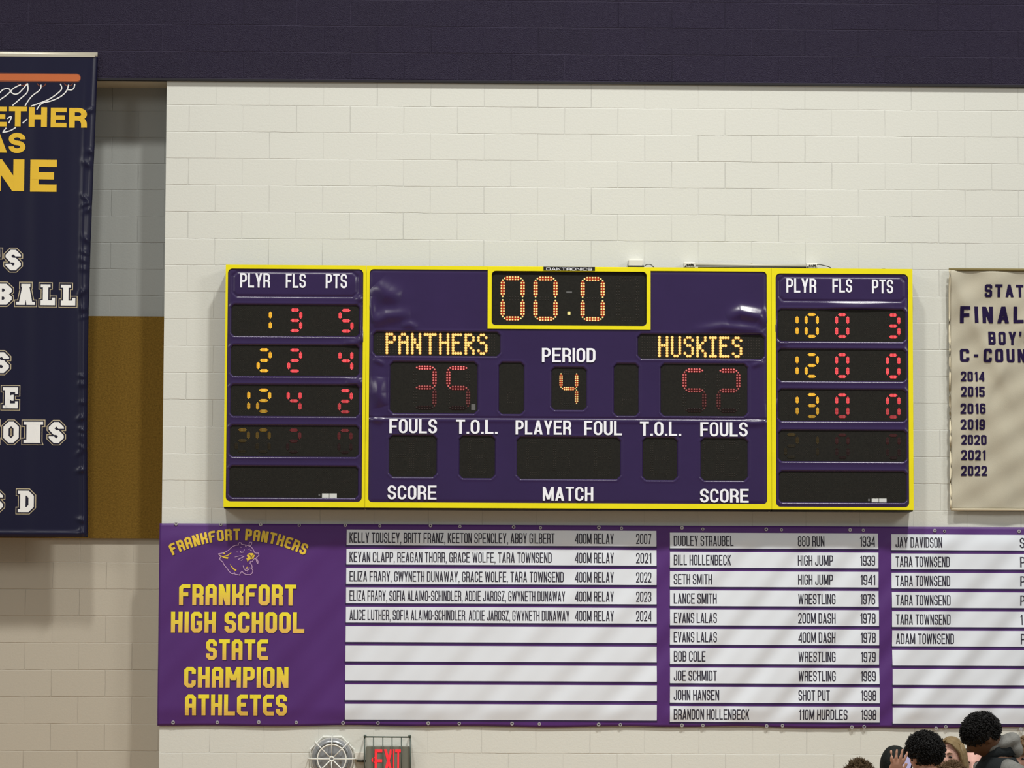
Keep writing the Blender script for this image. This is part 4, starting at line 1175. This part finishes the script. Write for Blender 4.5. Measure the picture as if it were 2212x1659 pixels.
def person(label, px, py, Y, face, pitch, skin, hair, cloth_m, hair_m, body_face=None, lean=(0, 0), voxel=.007, hs=1.0, arm=None, brow=None, extras=None, hk=1.0, lip=(176, 104, 98)):
    hc = Vector([float(q) for q in at(px, py, Y)])            # head centre
    Rm = rotm(face, pitch)
    bf = body_face or face
    Rb = rotm(bf, 0)
    base = Vector((hc.x + lean[0], hc.y + lean[1], TIER))
    root = empty('person', base, label, 'person')
    H = (hc.z - TIER) / .925 * hk
    sk = mat('skin_' + '_'.join(map(str, skin)), skin, .55, .35)
    mb = MB()
    def addw(vf, R, c): mb.add([tuple(R @ Vector(q) + c) for q in vf[0]], vf[1])
    addw(ell((0, 0, 0), (.075 * hs, .098 * hs, .116 * hs), 48, 36, lambda p: head_fn(p / hs) * hs), Rm, hc)
    for s in (-1, 1):
        addw(ell((s * .076 * hs, -.004, -.012), (.010, .022, .034), 12, 10), Rm, hc)
        addw(ell((s * .080 * hs, -.010, .004), (.008, .018, .022), 10, 8), Rm, hc)
    # neck, trunk, limbs
    shz = TIER + .815 * H
    nb = Vector((base.x, base.y, TIER + .84 * H))
    nk = hc + Rm @ Vector((0, -.035, -.07))
    mb.tube([tuple(nb - Vector((0, 0, .06))), tuple(nb), tuple(nb.lerp(nk, .5)), tuple(nk), tuple(hc + Rm @ Vector((0, -.03, -.02)))], [.075, .062, .056, .055, .05], 16)
    def ringed(m, prof, grow=0.0):
        v = []; f = []; n = 24
        for (z, a, b, oy) in prof:
            for k in range(n):
                t = 2 * math.pi * k / n
                q = Rb @ Vector(((a + grow) * math.cos(t), (b + grow) * math.sin(t) + oy, 0))
                v.append((base.x + q.x, base.y + q.y, TIER + z * H))
        for i in range(len(prof) - 1):
            for k in range(n): f.append((i * n + k, i * n + (k + 1) % n, (i + 1) * n + (k + 1) % n, (i + 1) * n + k))
        f.append(tuple(range(n))[::-1]); f.append(tuple((len(prof) - 1) * n + k for k in range(n)))
        m.add(v, f)
    w = H / 1.72
    trunk = [(.47, .15 * w, .10 * w, 0), (.52, .165 * w, .11 * w, 0), (.60, .145 * w, .10 * w, 0), (.70, .165 * w, .115 * w, .005), (.765, .185 * w, .115 * w, 0), (.805, .17 * w, .095 * w, 0), (.835, .10 * w, .07 * w, 0), (.85, .06 * w, .055 * w, 0)]
    ringed(mb, trunk)
    def W(lx, ly, z): q = Rb @ Vector((lx, ly, 0)); return (base.x + q.x, base.y + q.y, TIER + z)
    arms = {}
    for s in (-1, 1):
        sh = W(s * .18 * w, 0, .80 * H); el = W(s * .235 * w, -.02, .62 * H); wr = W(s * .22 * w, .08, .47 * H); tip = W(s * .215 * w, .10, .42 * H)
        if arm and arm[0] == s: el, wr, tip = arm[1](hc, W, w, H)
        arms[s] = (sh, el, wr, tip)
        mid = tuple((Vector(sh) * .5 + Vector(el) * .5)); mid2 = tuple(Vector(el) * .5 + Vector(wr) * .5)
        mb.tube([sh, mid, el, mid2, wr], [.055 * w, .046 * w, .039 * w, .036 * w, .026 * w], 14)
        wv, tv = Vector(wr), Vector(tip); ax = (tv - wv).normalized()
        side = Rb @ Vector((0, 1, 0))
        if arm and arm[0] == s: side = Vector((1, 0.15, -.35)).normalized()
        side = (side - ax * side.dot(ax)).normalized(); nrm = ax.cross(side)
        palm = wv + ax * .045
        M3 = Matrix((side, nrm, ax)).transposed()
        mb.add([tuple(M3 @ Vector(q) + palm) for q in ell((0, 0, 0), (.040, .016, .052), 16, 10)[0]], ell((0, 0, 0), (1, 1, 1), 16, 10)[1])
        raised = bool(arm and arm[0] == s)
        for k, (o, ln) in enumerate(((-.031, .060), (-.0105, .074), (.0105, .080), (.031, .070))):
            b0 = palm + side * o + ax * .036
            spr = side * (o * (.42 if raised else .12))
            cur = nrm * (.010 if raised else .016)
            mb.tube([tuple(b0), tuple(b0 + ax * ln * .45 + spr * .5 + cur * .3), tuple(b0 + ax * ln * .8 + spr + cur * 1.2), tuple(b0 + ax * ln + spr * 1.15 + cur * 2)], [.0098, .009, .0082, .0065], 10)
        tb = palm + side * .034 - ax * .012
        mb.tube([tuple(tb - side * .012), tuple(tb + side * .016 + ax * .022 + nrm * .012), tuple(tb + side * .024 + ax * .048 + nrm * .020)], [.013, .0105, .0085], 10)
    for s in (-1, 1):
        mb.tube([W(s * .085 * w, 0, .51 * H), W(s * .09 * w, 0, .40 * H), W(s * .085 * w, .01, .27 * H), W(s * .085 * w, -.01, .15 * H), W(s * .085 * w, -.01, .03 * H)], [.085 * w, .075 * w, .055 * w, .048 * w, .035 * w], 16)
        mb.tube([W(s * .085 * w, -.04, .022), W(s * .09 * w, .06, .022), W(s * .095 * w, .16, .018)], [.022, .022, .016], 12)
    body = mb.build('body', sk, root, smooth=True)
    rm = body.modifiers.new('one_surface', 'REMESH'); rm.mode = 'VOXEL'; rm.voxel_size = voxel; rm.use_smooth_shade = True
    sm = body.modifiers.new('soften', 'SMOOTH'); sm.factor = .5; sm.iterations = 3
    # clothing
    cm = MB()
    ringed(cm, trunk[:-1], .014)
    top = cm.build('top', cloth_m, root, smooth=True)
    for s in (-1, 1):
        sh, el, wr, tip = [Vector(q) for q in arms[s]]
        sl = MB(); sl.tube([tuple(sh * .62 + Vector(W(0, 0, .80 * H)) * .38 + Vector((0, 0, .004))), tuple(sh + Vector((0, 0, -.006))), tuple(sh * .5 + el * .5), tuple(el), tuple(el * .25 + wr * .75)], [.052 * w, .066 * w, .060 * w, .052 * w, .044 * w], 16)
        sl.build('sleeve', extras.get('sleeve', cloth_m) if extras else cloth_m, top, smooth=True)
    pn = MB()
    for s in (-1, 1):
        pn.tube([W(s * .08 * w, 0, .53 * H), W(s * .09 * w, 0, .40 * H), W(s * .085 * w, .01, .27 * H), W(s * .085 * w, -.01, .06 * H)], [.105 * w, .092 * w, .075 * w, .062 * w], 16)
    pn.build('trousers', mat('dark_denim', (44, 48, 62), .8, .1), root, smooth=True)
    # hair
    hair(root, hc, Rm, hair_m, hs)
    if brow is not None:
        em = mat('dark_eye', (34, 24, 22), .25, .5); bm_ = mat('brow_' + '_'.join(map(str, brow)), brow, .8)
        lm = mat('lip_' + '_'.join(map(str, lip)), lip, .5)
        for s in (-1, 1):
            v, f = ell((s * .032 * hs, .0835 * hs, .006 * hs), (.0135, .006, .0062), 14, 8)
            MB().add([tuple(Rm @ Vector(q) + hc) for q in v], f).build('eye', em, root, smooth=True)
            pts = [(s * .016, .094, .026), (s * .032, .093, .031), (s * .048, .083, .026)]
            MB().tube([tuple(Rm @ (Vector(q) * hs) + hc) for q in pts], [.003, .0042, .0025], 8).build('eyebrow', bm_, root, smooth=True)
        pts = [(-.022, .078, -.064), (-.010, .087, -.062), (0, .089, -.063), (.010, .087, -.062), (.022, .078, -.064)]
        MB().tube([tuple(Rm @ (Vector(q) * hs) + hc) for q in pts], [.002, .005, .0055, .005, .002], 8).build('lips', lm, root, smooth=True)
    return root, hc, Rm, base, Rb, W, w, H

def scalp(rad, cut, bumps=0, br=(.010, .018), seed=1, off=(0, 0, 0), amp=.004, freq=60, tail=None):
    """hair shell: rad = half sizes, cut(p) True where hair grows"""
    def mk(root, hc, Rm, m, hs):
        r = random.Random(seed)
        nu, nv = 56, 40
        v, f = ell((0, 0, 0), (1, 1, 1), nu, nv)
        pts = []; keep = []
        from mathutils import noise
        for q in v:
            d = Vector(q)
            p = Vector((d.x * rad[0], d.y * rad[1], d.z * rad[2]))
            if p.z < 0: p.x *= 1 - .18 * (p.z / rad[2]) ** 2
            k = noise.noise(p * freq) * amp + noise.noise(p * freq * .4) * amp
            p += d.normalized() * k
            p += Vector(off)
            keep.append(cut(p)); pts.append(p)
        inner = [p * .90 for p in pts]
        mb = MB(); n = len(pts)
        vv = [tuple(Rm @ (p * hs) + hc) for p in pts]
        ff = [q for q in f if sum(keep[i] for i in q) >= 3]
        mb.add(vv, ff)
        live = [i for i in range(n) if keep[i]]
        for _ in range(bumps):
            p = pts[r.choice(live)] * r.uniform(.97, 1.03); a = r.uniform(*br)
            w_ = ell((0, 0, 0), (a, a, a), 8, 6)
            c = Rm @ (p * hs) + hc
            mb.add([(c.x + q[0], c.y + q[1], c.z + q[2]) for q in w_[0]], w_[1])
        if tail: tail(mb, Rm, hc, r)
        o = mb.build('hair', m, root, smooth=True)
        if not bumps:
            sd = o.modifiers.new('thickness', 'SOLIDIFY'); sd.thickness = .008; sd.offset = -1
        return o
    return mk

def tufts(n, reg, length, rad, seed, lift=.35):
    def t(mb, Rm, hc, r):
        for _ in range(n):
            p, d = reg(r)
            L_ = r.uniform(*length); k = Vector((r.uniform(-1, 1), r.uniform(-1, 1), r.uniform(-1, 1))) * .5
            q = [p, p + (d * lift + k * .9).normalized() * L_ * .5, p + (d * lift * .5 + k * 1.3).normalized() * L_]
            mb.tube([tuple(Rm @ x + hc) for x in q], [rad, rad * .8, rad * .25], 5)
    return t
def top_region(rad, off):
    def g(r):
        a = r.uniform(0, 2 * math.pi); t = r.uniform(0, 1.25)
        d = Vector((math.sin(t) * math.cos(a), math.sin(t) * math.sin(a), math.cos(t)))
        return Vector((d.x * rad[0], d.y * rad[1], d.z * rad[2])) + Vector(off), d
    return g

HB = mat('hair_black', (14, 12, 12), .6, .35, bump=(160, .003)); HBR = mat('hair_brown', (88, 70, 46), .6, .3, bump=(140, .004), var=.25, vscale=60)
HBL = mat('hair_dark_blonde', (134, 114, 80), .5, .35, bump=(60, .003), var=.18, vscale=40); HMB = mat('hair_mid_brown', (112, 88, 62), .6, .3, bump=(140, .004), var=.2, vscale=60)
CLG = mat('cloth_black', (22, 24, 26), .85, .1, bump=(90, .002)); CGR = mat('cloth_heather_grey', (138, 138, 134), .9, .1, bump=(200, .002), var=.1, vscale=80)
CVE = mat('vest_charcoal', (38, 42, 44), .8, .15, bump=(120, .002)); CNV = mat('cloth_dark_blue', (34, 40, 60), .85, .1); CWH = mat('cloth_pale', (170, 168, 164), .85, .1)

# short brown hair, only the crown in view
person('person with short brown hair, only the crown showing, farthest left in the crowd', 1856, 1692, -6.0, (.3, .95), 0, (206, 160, 138),
       scalp((.092, .108, .112), lambda p: p.z > -.03 or p.y < -.01, 420, (.004, .008), 3, (0, -.002, .012), tail=tufts(1500, top_region((.093, .109, .114), (0, 0, .012)), (.018, .032), .0024, 3, lift=.1)), CNV, HBR)
# black hair behind the raised hand
person('person with smooth black hair behind the raised hand holding a phone', 1933, 1656, -5.7, (.25, .97), 0.1, (150, 112, 92),
       scalp((.088, .110, .118), lambda p: p.z > -.06 or p.y < .02, 0, seed=4, off=(0, -.004, .006), amp=.002), CLG, mat('hair_green_black', (20, 26, 24), .7, .25, bump=(150, .003)))
# curly black hair, holding a phone up
def raise_arm(hc, W, w, H):
    wr = Vector([float(q) for q in at(1931, 1676, -6.55)]); tip = Vector([float(q) for q in at(1938, 1648, -6.58)])
    el = Vector([float(q) for q in at(1920, 1752, -6.5)])
    return tuple(el), tuple(wr), tuple(tip)
def fuzz(mb, Rm, hc, r, rad, off, n=3200):
    for _ in range(n):
        a = r.uniform(0, 2 * math.pi); t = math.acos(r.uniform(-.75, 1))
        d = Vector((math.sin(t) * math.cos(a), math.sin(t) * math.sin(a), math.cos(t)))
        p = Vector((d.x * rad[0], d.y * rad[1], d.z * rad[2])) + Vector(off)
        if d.z < -.15 and d.y > -.35: continue
        k = Vector((r.uniform(-1, 1), r.uniform(-1, 1), r.uniform(-1, 1)))
        k2 = Vector((r.uniform(-1, 1), r.uniform(-1, 1), r.uniform(-1, 1)))
        q = [p * .97, p + d * .004 + k * .006, p + d * .007 + k * .004 + k2 * .007, p + d * .005 + k2 * .012]
        mb.tube([tuple(Rm @ x + hc) for x in q], [.0030, .0028, .0024, .0010], 4)
def curls(mb, Rm, hc, r):
    g = top_region((.098, .106, .098), (0, -.006, .03))
    fuzz(mb, Rm, hc, r, (.099, .108, .100), (0, -.006, .028))
    for _ in range(46):
        p, d = g(r); R_ = r.uniform(.006, .011); c = Rm @ (p + d * R_ * .7) + hc
        u = Vector((r.uniform(-1, 1), r.uniform(-1, 1), r.uniform(-1, 1))).normalized(); v_ = u.orthogonal().normalized(); w_ = u.cross(v_)
        mb.tube([tuple(c + v_ * R_ * math.cos(t * .9) + w_ * R_ * math.sin(t * .9) + u * t * .0012) for t in range(7)], .0022, 5)
person('person with curly black hair seen from behind, holding up a phone in the left hand', 1997, 1632, -6.5, (-.55, .83), .05, (212, 164, 140),
       scalp((.097, .106, .098), lambda p: p.z > -.045 + max(0, p.y) * 1.2 or (p.y < -.02 and p.z > -.085), 800, (.006, .010), 5, (0, -.006, .028), tail=curls), CLG, HB, voxel=.005, arm=(-1, raise_arm))
ph = at(1961, 1648, -6.43)
Rp = Matrix.Rotation(math.radians(12), 4, 'Y') @ Matrix.Rotation(math.radians(-52), 4, 'Z')
pr = empty('phone', ph, 'phone with a pale lilac screen held up beside the curly black hair', 'phone')
pm = bevel(MB().box(-.036, .036, -.004, .004, -.055, .055).build('case', mat('phone_black', (26, 25, 30), .3), None), .003); 
ps = MB().box(-.032, .032, -.0052, -.0040, -.050, .050).build('screen', mat('phone_screen', (30, 30, 40), .2, emit=(186, 180, 214), strength=.85), None)
for o_ in (pm, ps):
    o_.parent = pr
    o_.matrix_local = Rp
# blonde girl
def long_hair(side):
    def t(mb, Rm, hc, r):
        for k in range(70):
            a = -math.pi * .02 + (math.pi * 1.04) * k / 69 + math.pi      # round the back from ear to ear
            x, y = .088 * math.cos(a), .106 * math.sin(a) + .012
            j = r.uniform(-.006, .006)
            pts = [(x * .80, y * .8, .075 + j), (x * 1.0, y * 1.0, .02), (x * 1.06 + j, y * 1.04, -.06), (x * 1.05 + j, y * 1.05 - .01, -.16), (x * 1.0 + j * 2, y * 1.0 - .015, -.26)]
            mb.tube([tuple(Rm @ Vector(q) + hc) for q in pts], [.008, .011, .011, .010, .004], 6)
        for s in (-1, 1):
            for k in range(16):
                f_ = k / 15
                pts = [(s * .006, .086 - .05 * f_, .103 + .012 * f_ ), (s * .045, .078 - .06 * f_, .082 + .012 * f_), (s * .076, .046 - .05 * f_, .034), (s * .088, .020 - .04 * f_, -.04), (s * .092, .008 - .03 * f_, -.13), (s * .088, 0 - .03 * f_, -.22)]
                mb.tube([tuple(Rm @ Vector(q) + hc) for q in pts], [.004, .008, .010, .010, .010, .005], 6)
    return t
person('person with long straight dark blonde hair facing left between the two black-haired people', 2055, 1635, -4.9, (-.55, -.83), .05, (226, 178, 160),
       scalp((.083, .106, .120), lambda p: p.z > .075 + p.y * .15 or (p.y < .0 and p.z > -.06), 0, seed=8, off=(0, -.004, .006), amp=.0015, tail=long_hair(1)), CWH, HBL, brow=(128, 100, 76))
# brown curls right at the bottom edge
person('person with tousled light brown hair at the bottom edge in front of the blonde', 2057, 1700, -7.25, (.1, .99), 0, (210, 166, 144),
       scalp((.088, .104, .108), lambda p: p.z > -.03 or p.y < -.01, 480, (.006, .011), 11, (0, -.002, .012), tail=tufts(1500, top_region((.090, .106, .110), (0, 0, .012)), (.02, .036), .0028, 5, lift=.12)), CNV, HMB)
# dark hair pulled back
person('person with dark hair pulled back tightly, facing the camera, half hidden by the grey hood', 2100, 1655, -4.4, (-.12, -.99), 0.0, (226, 176, 162),
       scalp((.080, .103, .119), lambda p: p.z > .082 + p.y * .12 or (p.y < .005 and p.z > -.05), 0, seed=13, off=(0, -.004, .003), amp=.001), CLG, mat('hair_dark_brown', (40, 32, 28), .5, .35, bump=(80, .002)), brow=(64, 46, 38))
# tall boy with the hood
r_, hc, Rm, base, Rb, W, w, H = person('tall person with round black hair looking down, grey hood and charcoal vest', 2123, 1591, -6.1, (-1.0, -.10), .52, (104, 72, 50),
       scalp((.099, .108, .098), lambda p: p.z > -.02 - .3 * p.y or (p.y < -.03 and p.z > -.08) or (p.y > .06 and p.z > .01), 900, (.005, .009), 17, (0, -.004, .034), tail=lambda mb, Rm, hc, r: fuzz(mb, Rm, hc, r, (.101, .110, .099), (0, -.004, .034))), CVE, HB, body_face=(-1, -.25), lean=(.095, .03), hk=1.03, brow=(24, 18, 16), lip=(92, 54, 46), extras={'sleeve': CGR})
hd = MB()
nbp = Vector((base.x, base.y, TIER + .845 * H))
for k, (dx, dz, rx, rz, ry) in enumerate(((-.035, .035, .060, .030, .085), (.03, .060, .080, .045, .105), (.072, .074, .055, .048, .100), (.088, .03, .05, .06, .09))):
    v, f = ell((nbp.x + dx, nbp.y, nbp.z + dz), (rx, ry, rz), 20, 14)
    Rt = Matrix.Rotation(math.radians(-28), 3, 'Y'); c0 = Vector((nbp.x + dx, nbp.y, nbp.z + dz))
    hd.add([tuple(Rt @ (Vector(q) - c0) + c0) for q in v], f)
ho = hd.build('hood', CGR, r_, smooth=True)
rm = ho.modifiers.new('one_surface', 'REMESH'); rm.mode = 'VOXEL'; rm.voxel_size = .008; rm.use_smooth_shade = True
sm = ho.modifiers.new('soften', 'SMOOTH'); sm.factor = .5; sm.iterations = 4
col = MB(); n = 20
ring = lambda R, dz, t: (nbp.x + R * math.cos(t) * 1.15 + .01, nbp.y + R * math.sin(t), nbp.z + dz - .25 * R * math.cos(t) * -1)
v = [ring(.10, -.02, 2 * math.pi * k / n) for k in range(n)] + [ring(.088, .045, 2 * math.pi * k / n) for k in range(n)]
f = [(k, (k + 1) % n, n + (k + 1) % n, n + k) for k in range(n)]
col.add(v, f); co = col.build('vest_collar', CVE, r_, smooth=True); sd = co.modifiers.new('thickness', 'SOLIDIFY'); sd.thickness = .016
# right edge
person('person with brown fringe at the right edge, partly cut off, facing left', 2222, 1638, -5.4, (-.8, -.6), .1, (224, 176, 156),
       scalp((.086, .108, .112), lambda p: p.z > .035 or (p.y < .0 and p.z > -.05), 300, (.007, .013), 21, (0, 0, .014)), CNV, HMB, brow=(110, 84, 60))
